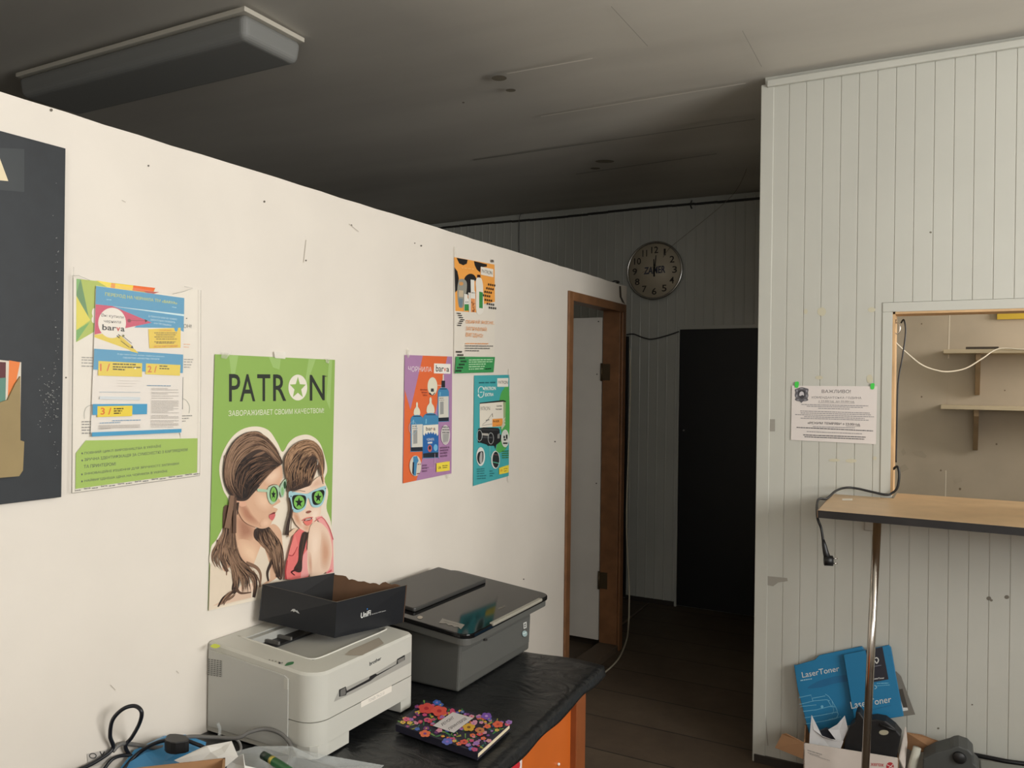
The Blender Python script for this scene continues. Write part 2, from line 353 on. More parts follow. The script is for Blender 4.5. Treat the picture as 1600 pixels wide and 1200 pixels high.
# kiosk room behind the hatch
KB = 4.45
kb = MB().box(1.03, 3.7, KB, KB+.08, 0, HC+.03, rough_white)
mk = Art(lambda x, y: AY(x, y, KB-.0005), (0, -1, 0)); sm = ink((222, 210, 190)); sp = ink((120, 104, 84))
mk.line([(1484, 490), (1482, 560)], 2.0, sm); mk.line([(1481, 590), (1479, 640)], .8, ink((184, 168, 146))); mk.line([(1478, 735), (1477, 790)], 1.8, sm)
for x, y, r in ((1500, 764, 2), (1440, 620, 1.4), (1470, 735, 1.4), (1440, 506, 1.2), (1557, 694, 1.6), (1425, 560, 1), (1570, 610, 1.2)): mk.ell(x, y, r, r, sp, 8)
for q in ([(1424, 706), (1440, 704), (1448, 712), (1446, 716), (1430, 711)], [(1405, 730), (1414, 725), (1420, 733), (1409, 738)], [(1490, 750), (1500, 745), (1504, 752), (1493, 756)], [(1408, 705), (1412, 700), (1416, 708), (1411, 712)]): mk.poly(q, ink((176, 162, 142)))
off = len(kb.v); kb.v += mk.v
for f, k in zip(mk.f, mk.m): kb.f.append([i+off for i in f]); kb.m.append(kb.mi(mk.mats[k])); kb.sm.append(False)
struct(kb, 'wall_kiosk')
struct(MB().box(.935, 1.0, YR+.101, YF, 0, HC+.03, panel_grey), 'wall_corridor')
kr = MB()
for u0, u1, v0, v1 in ((YR+.101, 3.6, 0, HC+.05), (3.6, 4.24, 0, 1.6), (3.6, 4.24, 2.12, HC+.05), (4.24, KB, 0, HC+.05)): kr.box(2.9, 2.96, u0, u1, v0, v1, rough_white)
struct(kr, 'wall_kiosk_right')
# far wall with panels and two black doors
DXL, DXR = -.338, .003
segs = [(-2.4, DXL-.75, 0.0, 2.645), (DXL-.75, DXL, 1.80, 2.645), (DXL, DXR, 0.03, 2.645), (DXR, DXR+.72, 1.835, 2.645), (DXR+.72, 1.0, .03, 2.645)]
fwb = panelled('', segs, YF, -1, .0622, panel_grey, depth=-.004, gw=.012, phase=DXL+.013)
fwb.box(-2.4, 1.03, YF+.03, YF+.1, 0, HC+.06, panel_grey)
struct(fwb, 'wall_far')
t5 = MB().box(DXR-.006, DXR+.010, YF-.008, YF+.02, 0.0, 1.815, panel_grey); t5.box(DXR-.006, DXR+.75, YF-.006, YF+.02, 1.812, 1.838, panel_grey); t5.box(-1.1, DXL+.02, YF-.006, YF+.02, 1.775, 1.80, panel_grey)
struct(t5, 'trim_5', bevel=.002)
d2 = struct(MB().box(DXR+.011, DXR+.74, YF-.004, YF+.025, 0.01, 1.811, wood_dark), 'door_2', bevel=.003)
MB().tube([(DXR+.045, YF-.004, 1.155), (DXR+.045, YF-.010, 1.155)], .006, M('steel_dot', (190, 186, 180), .3, .8)).build('door_screw', d2)
struct(MB().box(DXL-.74, DXL-.004, YF-.004, YF+.025, 0.01, 1.773, wood_dark), 'door_3', bevel=.003)
struct(MB().box(DXL, DXR-.008, YF-.010, YF+.002, 0, .03, M('dark_skirting', (48, 42, 36), .6)), 'baseboard_far')
ct = MB()
for i in range(20):
    a = -2.0 + i*.15; ct.box(a, a+.15, YF-.012, YF, 2.618+.004*math.sin(i*.7), 2.632+.004*math.sin(i*.7), M('dark_gap_strip', (44, 42, 38), .7))
struct(ct, 'trim_6')
# remaining shell, with window openings on the right and behind the camera
def wall_with_hole(name, ax, pos, th, lo, hi, a0, a1, z0, z1):
    b = MB()
    def bx(u0, u1, v0, v1):
        if ax == 0: b.box(pos, pos+th, u0, u1, v0, v1, white_paint)
        else: b.box(u0, u1, pos, pos+th, v0, v1, white_paint)
    bx(lo, a0, 0, HC+.05); bx(a1, hi, 0, HC+.05); bx(a0, a1, 0, z0); bx(a0, a1, z1, HC+.05)
    return struct(b, name)
wb = MB()
for u0, u1, v0, v1 in ((-1.7, .15, 0, HC+.05), (.15, 2.15, 0, 1.2), (.15, 2.15, 2.36, HC+.05), (2.15, 3.45, 0, HC+.05), (3.45, 4.25, 0, HC+.05), (4.25, 5.3, 0, HC+.05)): wb.box(3.6, 3.7, u0, u1, v0, v1, white_paint)
struct(wb, 'wall_right')
wall_with_hole('wall_back', 1, -1.7, .1, -2.4, 3.7, 1.7, 3.3, 1.2, 2.36)
struct(MB().box(-2.5, -2.4, -1.7, 5.3, 0, HC+.05, M('dim_store_wall', (120, 116, 108), .7)), 'wall_outer_left')
wf = M('white_window_frame', (225, 225, 222), .4)
def frame_x(name, x, y0, y1, z0, z1):
    b = MB(); t = .05
    b.box(x, x+.05, y0, y0+t, z0, z1, wf); b.box(x, x+.05, y1-t, y1, z0, z1, wf); b.box(x, x+.05, y0+t, y1-t, z0, z0+t, wf); b.box(x, x+.05, y0+t, y1-t, z1-t, z1, wf)
    b.box(x+.01, x+.04, (y0+y1)/2-.02, (y0+y1)/2+.02, z0+t, z1-t, wf); return struct(b, name)
frame_x('window_1', 3.61, .15, 2.15, 1.2, 2.36)
b = MB(); b.box(1.7, 1.75, -1.67, -1.62, 1.2, 2.36, wf); b.box(3.25, 3.3, -1.67, -1.62, 1.2, 2.36, wf); b.box(1.75, 3.25, -1.67, -1.62, 1.2, 1.25, wf); b.box(1.75, 3.25, -1.67, -1.62, 2.31, 2.36, wf)
struct(b, 'window_2')
# =================================================================== PRINTS ON THE LEFT WALL
black = (22, 24, 26); ltx = (60, 60, 58); white = (232, 226, 216)
def wall_art(x=0.003): return Art(lambda a, b: AX(a, b, x), (1, 0, 0), .00005)
tapem = film('clear_tape', 0.35, (225, 220, 205), 0.25)

# --- black display board, cut by the frame edge
bb = thing('display_board', 'black painted display board on white wall, cut off by left picture edge', 'notice board', (0.012, .6, 1.207))
blk = M('black_board_face', (34, 38, 42), .55, noise=.12, nscale=30)
MB().box(.001, .016, .2, 1.006, 1.207, 1.912, blk).build('board_panel', bb, bevel=.001)
a = wall_art(.0165)
a.poly([(-60, 228), (38, 233), (38, 300), (-60, 292)], (50, 54, 56)); a.poly([(-12, 216), (13, 283), (-40, 278)], (222, 206, 170))
a.build('lettering_patch', bb)
a = wall_art(.0165).zoom(1.9355, 0, 180); r = random.Random(3)
for i in range(120):
    y = r.gauss(850, 45) if i < 80 else r.uniform(200, 1120); x = r.gauss(148, 14) if i < 80 else r.gauss(168, 5)
    if 90 < x < 176: a.ell(x, y, r.uniform(.6, 1.8), r.uniform(.6, 1.8), (150, 150, 146), 5)
tag(a.build('chipped_paint', bb), kind='stuff')
pk = M('kraft_card', (146, 126, 84), .6, noise=.06)
q = [AX(*p, .035) for p in ((-60, 640), (-10, 632), (12, 625), (24, 600), (32, 588), (32, 688), (38, 690), (36, 735), (30, 744), (-60, 752))]
MB().prism(q, (-.018, 0, 0), pk).build('card_pocket', bb)
lf = wall_art(.030); lf.poly([(-60, 556), (33, 566), (31, 700), (-60, 700)], (206, 196, 180)); lf.poly([(-60, 562), (9, 566), (8, 640), (-60, 640)], (84, 24, 28)); lf.poly([(-60, 596), (9, 590), (8, 640), (-60, 640)], (84, 128, 112)); lf.poly([(14, 563), (31, 566), (24, 602), (12, 620)], (222, 120, 50))
tag(lf.build('leaflet', solid=.0008), 'dark red, teal and orange leaflet standing in the card pocket of black board', 'leaflet')

# --- big green ink poster, overlaid flyer, clear sleeve
a = wall_art(.003).zoom(7.273, 105, 410)
a.poly([(72, 170), (250, 205), (1200, 365), (1440, 300), (1512, 320), (1512, 620+909), (1500, 2418), (58, 2620), (68, 900)], (230, 222, 208))
a.poly([(104, 185), (1000, 290), (975, 360), (320, 300), (320, 780), (100, 908)], (170, 186, 76))
a.poly([(104, 185), (155, 195), (250, 650), (104, 375)], (92, 138, 84)); a.poly([(104, 385), (262, 655), (104, 770)], (222, 208, 72)); a.poly([(104, 770), (255, 680), (180, 790), (100, 905)], (112, 168, 84)); a.poly([(104, 185), (150, 190), (104, 350)], (120, 176, 96))
a.poly([(330, 205), (500, 232), (495, 300), (450, 280)], (236, 214, 76)); a.poly([(500, 235), (545, 240), (540, 300), (490, 295)], (232, 150, 66)); a.poly([(545, 240), (750, 262), (740, 320), (540, 300)], (236, 200, 70)); a.poly([(750, 262), (1000, 290), (970, 345), (740, 320)], (228, 106, 50)); a.poly([(870, 325), (1045, 338), (980, 358), (900, 350)], (176, 70, 56))
a.ell(305, 570, 26, 50, (236, 228, 214)); a.ell(300, 650, 24, 40, (236, 228, 214))
a.text('ОН!', (1320, 745), (1412, 745), (1410, 705), (1320, 700), ltx)
a.ell(1355, 636, 8, 6, ltx, 8); a.words((1320, 935), (1400, 938), 10, (226, 176, 140)); a.words((1320, 965), (1380, 968), 9, (226, 176, 140))
a.zoom(7.273, 105, 540)
for i, y in enumerate((140, 168, 202, 238)): a.words((160, y), (290, y+4), 12, (158, 154, 147))
for i, y in enumerate((162, 190, 222, 250)): a.words((1322, y), (1430-i*12, y+2), 11, (158, 154, 147))
for i, y in enumerate((872, 902, 936, 968, 1002)): a.words((162, y), (270, y-2), 13, (140, 137, 131))
for i, y in enumerate((805, 834, 866)): a.words((1295, y), (1420-i*40, y-4), 11, (140, 137, 131))
a.line([(192, 830), (190, 760), (215, 700), (275, 672)], 3.5, (120, 130, 120), 5); a.line([(1300, 598), (1350, 625), (1385, 690), (1382, 768)], 3.5, (120, 130, 120), 5)
a.line([(1308, 360), (1302, 720)], 10, (40, 40, 44)); a.ell(1299, 718, 10, 6, (40, 40, 44))
a.zoom(7.273, 105, 660)
a.poly([(205, 205), (1475, 180), (1470, 570), (88, 755), (92, 350)], (152, 184, 62))
dk = (44, 66, 32)
for t, x0, y0, x1, y1, h in (('ПОВНИЙ ЦИКЛ ВИРОБНИЦТВА В УКРАЇНІ', 188, 368, 1060, 288, 40), ('ЗРУЧНА ІДЕНТИФІКАЦІЯ ЗА СУМІСНІСТЮ З КАРТРИДЖЕМ', 188, 446, 1360, 330, 40), ('ТА ПРИНТЕРОМ!', 182, 522, 545, 488, 38), ('ІННОВАЦІЙНІ РІШЕННЯ ДЛЯ ЗРУЧНОСТІ ЗАПРАВКИ', 188, 602, 1262, 484, 38), ('НАЙВИГІДНІША ЦІНА НА ЧОРНИЛА В УКРАЇНІ', 188, 682, 1130, 570, 38)):
    a.text(t, (x0, y0), (x1, y1), (x1, y1-h), (x0, y0-h), dk, .012)
for x, y in ((163, 352), (163, 432), (160, 590), (160, 670)): a.ell(x, y, 9, 11, dk, 10)
for i in range(15):
    x = 82+i*96; y = 780-i*13.2
    if i % 2: a.text('barva', (x+8, y-6), (x+78, y-16), (x+78, y-34), (x+8, y-24), (30, 30, 30), .02)
    else: a.words((x, y), (x+70, y-9), 10, (90, 90, 86))
a.words((1430, 530), (1432, 350), 5, (190, 206, 120))
tag(a.build('advert_poster'), 'large green and yellow printed poster with bullet list, behind blue flyer in clear sleeve', 'poster')

a = wall_art(.0072).zoom(7.273, 105, 410); BL = (72, 150, 188)
a.poly([(328, 265), (1330, 405), (1300, 2000), (1282, 2418-480), (265, 2480-500)], (228, 220, 210))
a.poly([(328, 268), (1330, 405), (1328, 590), (322, 475)], BL); a.poly([(322, 478), (1328, 592), (1326, 612), (520, 500)], (200, 228, 232))
a.text('ПЕРЕХОД НА ЧЕРНИЛА ТМ «BARVA»', (430, 385), (1250, 485), (1250, 445), (432, 340), (196, 200, 90), .01)
a.words((448, 425), (500, 430), 7, (170, 210, 220)); a.words((1190, 510), (1240, 518), 7, (170, 210, 220))
a.poly([(520, 500), (1326, 612), (1322, 790), (1240, 745), (760, 740), (860, 660)], BL)
a.poly([(322, 476), (515, 497), (960, 685), (310, 820)], (200, 66, 100))
a.poly([(310, 822), (560, 790), (805, 1030), (308, 850)], (224, 198, 66))
for i, (t, x0, x1) in enumerate((('В ПРИНТЕР ИЛИ ИХ НУЖНО', 925, 1245), ('ОБЯЗАТЕЛЬНО ПРОВЕРИТЬ', 945, 1225), ('или ПРОМЫВКИ', 985, 1180))): y = 622+i*38; a.text(t, (x0, y), (x1, y+36-i*4), (x1, y+16-i*4), (x0, y-20), (196, 222, 230))
a.ell(508, 688, 158, 172, (232, 224, 212), 40)
a.text('Вы купили', (386, 625), (640, 650), (640, 605), (388, 578), (60, 56, 56)); a.text('чернила', (412, 690), (605, 705), (610, 668), (414, 655), (60, 56, 56))
a.text('bar', (395, 768), (556, 778), (556, 716), (396, 702), (40, 38, 40), .02); a.text('v', (554, 780), (600, 784), (600, 738), (554, 736), (196, 60, 50), .02); a.text('a', (604, 784), (650, 788), (650, 742), (604, 740), (40, 38, 40), .02)
a.line([(700, 660), (900, 662)], 4, (70, 30, 40)); a.poly([(880, 645), (912, 663), (885, 682)], (40, 24, 30)); a.ell(702, 662, 20, 20, (130, 40, 60))
for x0, y0, x1, y1 in ((625, 835, 730, 920), (605, 890, 700, 965)): a.line([(x0, y0), (x1, y1)], 5, (50, 46, 30))
a.line([(590, 840), (735, 970)], 30, (218, 190, 60)); a.poly([(735, 945), (750, 978), (715, 970)], (30, 28, 26)); a.line([(575, 818), (600, 838)], 9, (30, 28, 26)); a.line([(560, 832), (590, 858)], 9, (30, 28, 26)); a.ell(633, 834, 14, 14, (110, 108, 50), 10)
a.poly([(918, 758), (1285, 742), (1284, 970), (930, 978)], (228, 196, 64)); a.poly([(1210, 735), (1255, 740), (1250, 775), (1232, 790), (1215, 770)], BL)
a.text('ОСТОРОЖНО', (1040, 784), (1180, 784), (1180, 764), (1040, 764), (206, 100, 40)); 
for i, y in enumerate((806, 828, 852, 876, 908, 922)): a.words((985+i % 2*20, y), (1240-i % 3*14, y), 9, (112, 92, 40))
a.text('ВЕСТИ УНИЧТОЖЕНИЕ!', (982, 968), (1252, 962), (1252, 938), (982, 944), (206, 100, 40))
a.zoom(7.273, 105, 540)
a.poly([(302, 35), (1312, 102), (1308, 312), (292, 272)], BL); a.poly([(760, 40), (805, 88), (700, 62)], (224, 198, 66))
a.text('В три этапа полной замены чернил вы получите', (565, 108), (1098, 136), (1098, 116), (567, 86), (196, 222, 230)); a.text('гарантию качества печати', (628, 150), (1040, 168), (1040, 146), (630, 128), (196, 222, 230))
a.poly([(348, 174), (845, 200), (842, 356), (344, 340)], (226, 200, 68)); a.poly([(888, 202), (1280, 220), (1274, 342), (884, 326)], (226, 200, 68))
a.text('1 /', (365, 290), (480, 290), (480, 205), (365, 205), (214, 112, 54), .02); a.text('2 /', (905, 305), (1012, 305), (1012, 230), (905, 228), (214, 112, 54), .02)
for i, y in enumerate((216, 248, 274)): a.words((510, y), (780+(i == 1)*45-(i == 2)*130, y+8), 14, (74, 66, 30))
for i, y in enumerate((238, 266)): a.words((1040, y), (1130+i*25, y+4), 12, (74, 66, 30))
a.ell(765, 258, 12, 8, (250, 245, 220), 10)
for k in range(3): a.words((560, 400+k*30), (820-k*40, 405+k*30), 5, (206, 198, 190), .3)
a.words((360, 530), (820, 534), 6, (150, 170, 186), .5); a.poly([(360, 575), (822, 585), (820, 620), (358, 610)], (206, 212, 214))
a.words((900, 458), (1168, 462), 9, (96, 140, 170)); r = random.Random(5)
for i, y in enumerate((490, 505, 535, 550, 575, 600, 630, 645, 660, 675, 690, 705, 720, 735, 750, 765, 795, 810, 825, 855, 870, 890, 905, 925)): a.words((950 if i < 17 else 942, y), (1255-r.choice((0, 0, 0, 60, 120)), y+1), 6, (168, 160, 152))
a.poly([(278, 664), (896, 662), (893, 778), (276, 788)], BL); a.poly([(330, 688), (728, 682), (724, 800), (328, 812)], (226, 200, 68))
a.text('3 /', (365, 785), (488, 782), (488, 705), (366, 706), (214, 112, 54), .02)
for i, y in enumerate((724, 750, 776)): a.words((515, y), (625-i*16, y-2), 14, (74, 66, 30))
a.words((500, 856), (820, 848), 8, (90, 140, 176), .6); a.words((355, 884), (590, 876), 8, (90, 140, 176), .6)
for y in (912, 926, 940, 952): a.words((350, y), (815 if y < 945 else 480, y-10), 6, (168, 160, 152))
a.poly([(266, 985), (1284, 945), (1282, 986), (266, 1033)], BL)
tag(a.build('flyer'), 'blue, pink and yellow three-step flyer tucked over green poster in the clear sleeve', 'flyer')
a = wall_art(.0112).zoom(7.273, 105, 410)
a.poly([(60, 152), (130, 150), (260, 205), (1195, 360), (1330, 330), (1425, 290), (1520, 315), (1508, 2418), (48, 2625)], film('clear_sleeve', .10, (235, 232, 225), .12))
ed = film('sleeve_edge', .65, (150, 146, 136), .3)
a.line([(64, 150), (68, 900), (48, 2620)], 9, ed); a.line([(1518, 315), (1516, 1500), (1506, 2418)], 6, ed); a.line([(48, 2625), (1506, 2422)], 7, ed); a.line([(60, 152), (130, 150), (260, 205)], 6, ed); a.line([(1195, 360), (1330, 330), (1425, 290), (1330, 275)], 5, ed); a.line([(72, 50), (70, 150)], 5, ed)
tag(a.build('plastic_sleeve'), 'clear plastic sleeve holding green poster and blue flyer on the wall', 'plastic sleeve')

# --- green fashion poster
gp = thing('fashion_poster', 'tall green fashion poster with two women in star sunglasses, above the printers', 'poster', (.003, 1.62, .885))
GR = (138, 172, 84); HR = (58, 44, 38); HR2 = (92, 68, 54); HR3 = (128, 98, 78); SK = (214, 172, 142); SKS = (190, 140, 112); SKL = (232, 202, 178); CR = (230, 218, 198)
a = wall_art(.003).zoom(2.727, 310, 530)
a.poly([(70, 64), (582, 88), (562, 1010), (300, 1100), (42, 1157)], GR)
for q in ([(300, 76), (352, 78), (345, 130), (318, 120)], [(130, 68), (170, 70), (150, 180), (140, 150)], [(470, 84), (500, 85), (440, 250), (455, 180)], [(556, 88), (570, 88), (560, 300), (545, 260)]): a.poly(q, (154, 186, 108))  # paler green streaks: shine on the sheet, put into its colour
for ch, x0, x1 in (('P', 130, 178), ('A', 176, 242), ('T', 250, 306), ('R', 318, 374)):
    f = lambda x: (x-130)/410
    a.text(ch, (x0, 266-f(x0)*5), (x1, 266-f(x1)*5), (x1, 148+f(x1)*4), (x0, 148+f(x0)*4), (36, 42, 34), .008)
a.text('N', (474, 262), (538, 260), (538, 154), (474, 152), (36, 42, 34), .008)
a.ell(423, 206, 40, 55, (226, 220, 204), 40); a.star(423, 208, 36, 48, GR)
a.words((538, 160), (548, 160), 4, (40, 44, 36))
a.text('ЗАВОРАЖИВАЕТ СВОИМ КАЧЕСТВОМ!', (127, 328), (534, 314), (534, 293), (128, 304), (228, 230, 206))
# cream outline around both figures
a.blob([(52, 892), (78, 850), (120, 760), (128, 690), (104, 640), (88, 560), (100, 490), (140, 420), (190, 382), (250, 372), (300, 390), (335, 440), (358, 480), (385, 440), (420, 414), (470, 408), (515, 440), (540, 510), (548, 560), (536, 600), (552, 650), (545, 720), (566, 800), (556, 980), (300, 1000), (70, 980)], CR, 5)
a.poly([(52, 890), (42, 1157), (300, 1100), (562, 1012), (566, 830), (300, 870)], CR)
a.build('printed_sheet', gp)
a = wall_art(.0042).zoom(7.5, 320, 800)
# woman in profile (left): body, neck, shoulder
a.blob([(330, -20), (480, 60), (590, 190), (700, 200), (800, 140), (880, 200), (905, 320), (905, 700), (600, 900), (300, 980), (200, 700), (300, 300)], SK, 5)
a.soft([(345, 20), (480, 50), (575, 150), (610, 270), (530, 340), (420, 355), (365, 260)], SK, (168, 120, 96))
a.soft([(390, 330), (520, 335), (625, 400), (655, 560), (640, 690), (520, 610), (400, 490)], SK, (232, 196, 164))
a.poly([(45, 1155), (60, 640), (110, 560), (230, 700), (380, 560), (560, 640), (650, 400), (700, 430), (760, 620), (760, 780), (660, 860), (620, 980), (540, 1010), (250, 1090)], (222, 206, 184))
a.poly([(90, 1100), (330, 960), (540, 930), (540, 1000), (220, 1080)], (214, 184, 160)); a.poly([(330, 900), (560, 830), (640, 880), (580, 930), (380, 960)], (226, 196, 172))
# her hair falling in strands
a.blob([(220, -60), (330, -20), (340, 200), (360, 420), (420, 560), (500, 660), (440, 680), (380, 660), (330, 680), (280, 560), (200, 520), (130, 470), (130, 400), (200, 330)], HR2, 4)
a.blob([(160, 350), (240, 330), (330, 480), (360, 640), (400, 760), (390, 900), (340, 960), (310, 900), (330, 780), (300, 640), (230, 540)], HR, 4)
a.line([(130, 400), (90, 470), (85, 560), (120, 640)], (24, 9), HR3, 5); a.line([(180, 460), (210, 560), (250, 650), (250, 740)], (40, 12), HR3, 5); a.line([(200, 500), (190, 570), (240, 660)], (31, 12), HR2, 5)
a.line([(390, 900), (300, 950), (210, 1010), (150, 1110)], (46, 15), HR, 6); a.line([(300, 940), (230, 1020), (220, 1090)], (24, 9), HR2, 6); a.line([(360, 900), (420, 950), (540, 940)], (40, 12), HR2, 6)
a.line([(440, 640), (540, 720), (590, 830), (570, 1000)], (77, 33), HR, 6); a.line([(480, 600), (600, 650), (650, 740), (640, 880)], (52, 15), HR3, 6); a.line([(560, 690), (620, 780), (640, 860)], (21, 9), HR2, 6); a.line([(280, 60), (320, 250), (330, 420)], (21, 12), HR3, 6)
a.blob([(600, 190), (740, 170), (820, 290), (890, 420), (905, 620), (900, 780), (850, 770), (800, 640), (760, 500), (680, 390), (590, 320), (570, 250)], HR, 4)
a.line([(680, 240), (770, 380), (800, 560), (830, 720)], (40, 21), HR2, 6); a.line([(760, 200), (850, 330), (890, 480)], (21, 15), HR3, 6); a.line([(790, 560), (730, 700), (740, 810)], (40, 18), HR, 6); a.line([(790, 470), (810, 640), (880, 780)], (18, 12), HR3, 6)
a.poly([(840, 520), (860, 560), (880, 620), (870, 640), (845, 580)], CR)
for pts, wd, c in (([(180, 330), (170, 430), (200, 560), (260, 700)], (90, 30), HR2), ([(150, 420), (120, 520), (140, 640)], (40, 10), HR3), ([(300, 420), (360, 560), (400, 640)], (60, 60), HR), ([(240, 300), (270, 480), (340, 620)], (16, 10), HR3), ([(700, 260), (800, 420), (850, 620), (860, 760)], (90, 60), HR), ([(640, 230), (740, 350), (800, 470)], (20, 12), HR2), ([(850, 480), (870, 600), (890, 760)], (14, 8), HR3), ([(330, 650), (350, 760), (340, 880)], (12, 8), HR3), ([(470, 640), (560, 700), (610, 800)], (14, 8), HR2)): a.line(pts, wd, c, 6)
a.poly([(840, 520), (860, 560), (880, 620), (870, 640), (845, 580)], CR)
a.strands([(235, -40), (215, 200), (140, 400), (100, 560), (170, 700)], [(340, 0), (350, 300), (400, 520), (520, 640), (640, 760)], 150, 9, [(92, 68, 54), (46, 34, 30), (128, 98, 78), (74, 54, 44), (150, 118, 94)], 8)
a.strands([(230, 380), (290, 560), (330, 760), (330, 940)], [(330, 420), (420, 640), (560, 760), (590, 980)], 110, 9, [(92, 68, 54), (46, 34, 30), (128, 98, 78), (74, 54, 44), (150, 118, 94)], 9)
a.strands([(620, 200), (620, 320), (740, 480), (790, 700)], [(760, 180), (860, 320), (900, 500), (900, 760)], 120, 9, [(92, 68, 54), (46, 34, 30), (128, 98, 78), (74, 54, 44), (150, 118, 94)], 10)
a.strands([(330, 900), (250, 960), (190, 1040), (150, 1110)], [(380, 920), (330, 980), (260, 1040), (230, 1090)], 24, 7, [(92, 68, 54), (46, 34, 30), (128, 98, 78), (74, 54, 44), (150, 118, 94)], 12)
a.zoom(6.667, 320, 660)
# face in profile
a.blob([(330, 560), (560, 640), (690, 480), (780, 440), (800, 520), (800, 580), (770, 640), (745, 760), (778, 820), (745, 850), (700, 880), (748, 900), (738, 925), (720, 960), (715, 1000), (685, 1040), (665, 1080), (600, 1105), (530, 1090), (430, 1010), (330, 900)], SK, 5)
a.soft([(330, 800), (420, 850), (490, 960), (575, 1065), (530, 1092), (400, 1030), (330, 900)], SK, (176, 124, 98)); a.soft([(500, 720), (640, 735), (700, 830), (650, 930), (520, 880)], SK, (230, 192, 162)); a.soft([(590, 560), (690, 500), (770, 470), (780, 560), (700, 640), (620, 640)], SK, (232, 198, 170)); a.soft([(600, 1000), (680, 1010), (670, 1070), (600, 1095), (560, 1060)], SK, (230, 190, 160), 5)
a.poly([(650, 965), (700, 935), (722, 932), (718, 950), (690, 958)], (120, 52, 50)); a.blob([(655, 968), (718, 952), (715, 985), (690, 1018), (668, 1008)], (206, 104, 104), 4)
a.blob([(320, 820), (400, 820), (420, 860), (370, 878), (330, 850)], (218, 168, 140), 4)
a.line([(650, 668), (700, 645), (745, 652)], (6, 4), HR, 4)
# beehive hair
a.blob([(480, 92), (560, 100), (640, 170), (720, 270), (785, 380), (792, 430), (740, 460), (660, 530), (560, 660), (490, 740), (420, 810), (330, 815), (300, 780), (240, 740), (190, 620), (180, 480), (210, 330), (290, 200), (390, 120)], HR, 5)
for pts, wd, c in (([(300, 210), (400, 150), (500, 130), (580, 150)], (26, 8), HR2), ([(270, 290), (380, 210), (480, 190)], (22, 6), HR3), ([(480, 400), (540, 340), (620, 300)], (60, 14), HR3), ([(560, 560), (620, 470), (700, 400)], (70, 16), HR2), ([(550, 650), (640, 550), (740, 450)], (24, 10), HR3), ([(520, 440), (590, 400), (660, 360)], (20, 8), (150, 120, 96)), ([(205, 340), (195, 500), (220, 660)], (22, 12), HR3), ([(225, 560), (250, 680), (300, 770)], (40, 20), HR2), ([(420, 130), (520, 110), (600, 160)], (16, 6), HR3), ([(260, 330), (350, 260), (440, 280)], (10, 4), HR2), ([(600, 170), (680, 260), (740, 350)], (12, 6), HR2), ([(440, 560), (520, 520), (580, 470)], (8, 4), HR2)): a.line(pts, wd, c, 6)
a.blob([(255, 330), (330, 290), (420, 380), (440, 500), (540, 560), (500, 680), (420, 780), (340, 790), (300, 700), (250, 560)], (36, 28, 26), 5)
for pts, wd, c in (([(330, 420), (400, 440), (430, 520)], (10, 4), HR2), ([(320, 520), (390, 560), (420, 640)], (10, 4), HR2), ([(350, 640), (400, 680), (400, 740)], (8, 4), HR2)): a.line(pts, wd, c, 6)
a.strands([(300, 780), (200, 640), (188, 480), (230, 310), (330, 170), (480, 98), (620, 150), (740, 290), (788, 420)], [(400, 800), (330, 700), (300, 560), (330, 430), (420, 330), (540, 280), (640, 320), (720, 400), (770, 440)], 190, 8, [(92, 68, 54), (46, 34, 30), (128, 98, 78), (74, 54, 44), (150, 118, 94)], 3)
a.strands([(330, 800), (300, 640), (330, 480), (440, 380), (600, 340), (760, 430)], [(420, 800), (470, 700), (540, 620), (600, 560), (680, 500), (780, 440)], 120, 8, [(46, 34, 30), (74, 54, 44), (110, 82, 64), (34, 26, 24)], 4)
a.line([(270, 760), (250, 900), (215, 1100)], (44, 60), HR3, 5); a.line([(300, 780), (295, 950), (290, 1150)], (26, 40), HR2, 5); a.line([(330, 830), (320, 960)], (20, 8), HR, 4)
# her sunglasses
fr = (168, 196, 168)
a.poly([(528, 690), (560, 690), (650, 700), (640, 725), (530, 718)], fr); a.blob([(640, 680), (690, 655), (745, 655), (760, 700), (740, 800), (690, 850), (655, 830), (632, 760)], fr, 5)
a.ell(700, 745, 44, 82, (20, 24, 20)); a.ell(698, 750, 32, 78, (122, 180, 84)); a.star(697, 750, 26, 50, (18, 22, 18))
a.blob([(760, 690), (800, 610), (842, 580), (838, 610), (820, 700), (800, 770), (780, 770)], fr, 5); a.ell(815, 650, 14, 40, (36, 70, 40)); a.ell(790, 715, 14, 45, (134, 180, 120))
# second woman: hair, face, glasses
a.blob([(870, 700), (1010, 680), (1200, 560), (1230, 660), (1190, 900), (1180, 960), (1140, 1060), (1060, 1140), (980, 1110), (910, 1020), (870, 900)], SKL, 5)
a.soft([(872, 900), (950, 930), (1000, 1090), (930, 1060)], SKL, (206, 156, 126)); a.soft([(1090, 900), (1180, 880), (1180, 970), (1110, 1060), (1070, 980)], SKL, (240, 216, 196)); a.soft([(1000, 1060), (1090, 1070), (1060, 1135), (1010, 1120)], SKL, (214, 164, 136), 5); a.soft([(1080, 640), (1180, 560), (1210, 650), (1100, 690)], SKL, (216, 178, 152), 5)
a.blob([(1075, 180), (1150, 230), (1215, 340), (1225, 480), (1200, 560), (1165, 460), (1120, 560), (1080, 650), (1000, 680), (900, 710), (845, 720), (830, 600), (805, 460), (815, 350), (900, 240), (990, 185)], HR2, 5)
a.blob([(840, 520), (960, 420), (1100, 350), (1160, 400), (1110, 520), (1070, 640), (980, 690), (870, 710), (835, 620)], HR, 5)
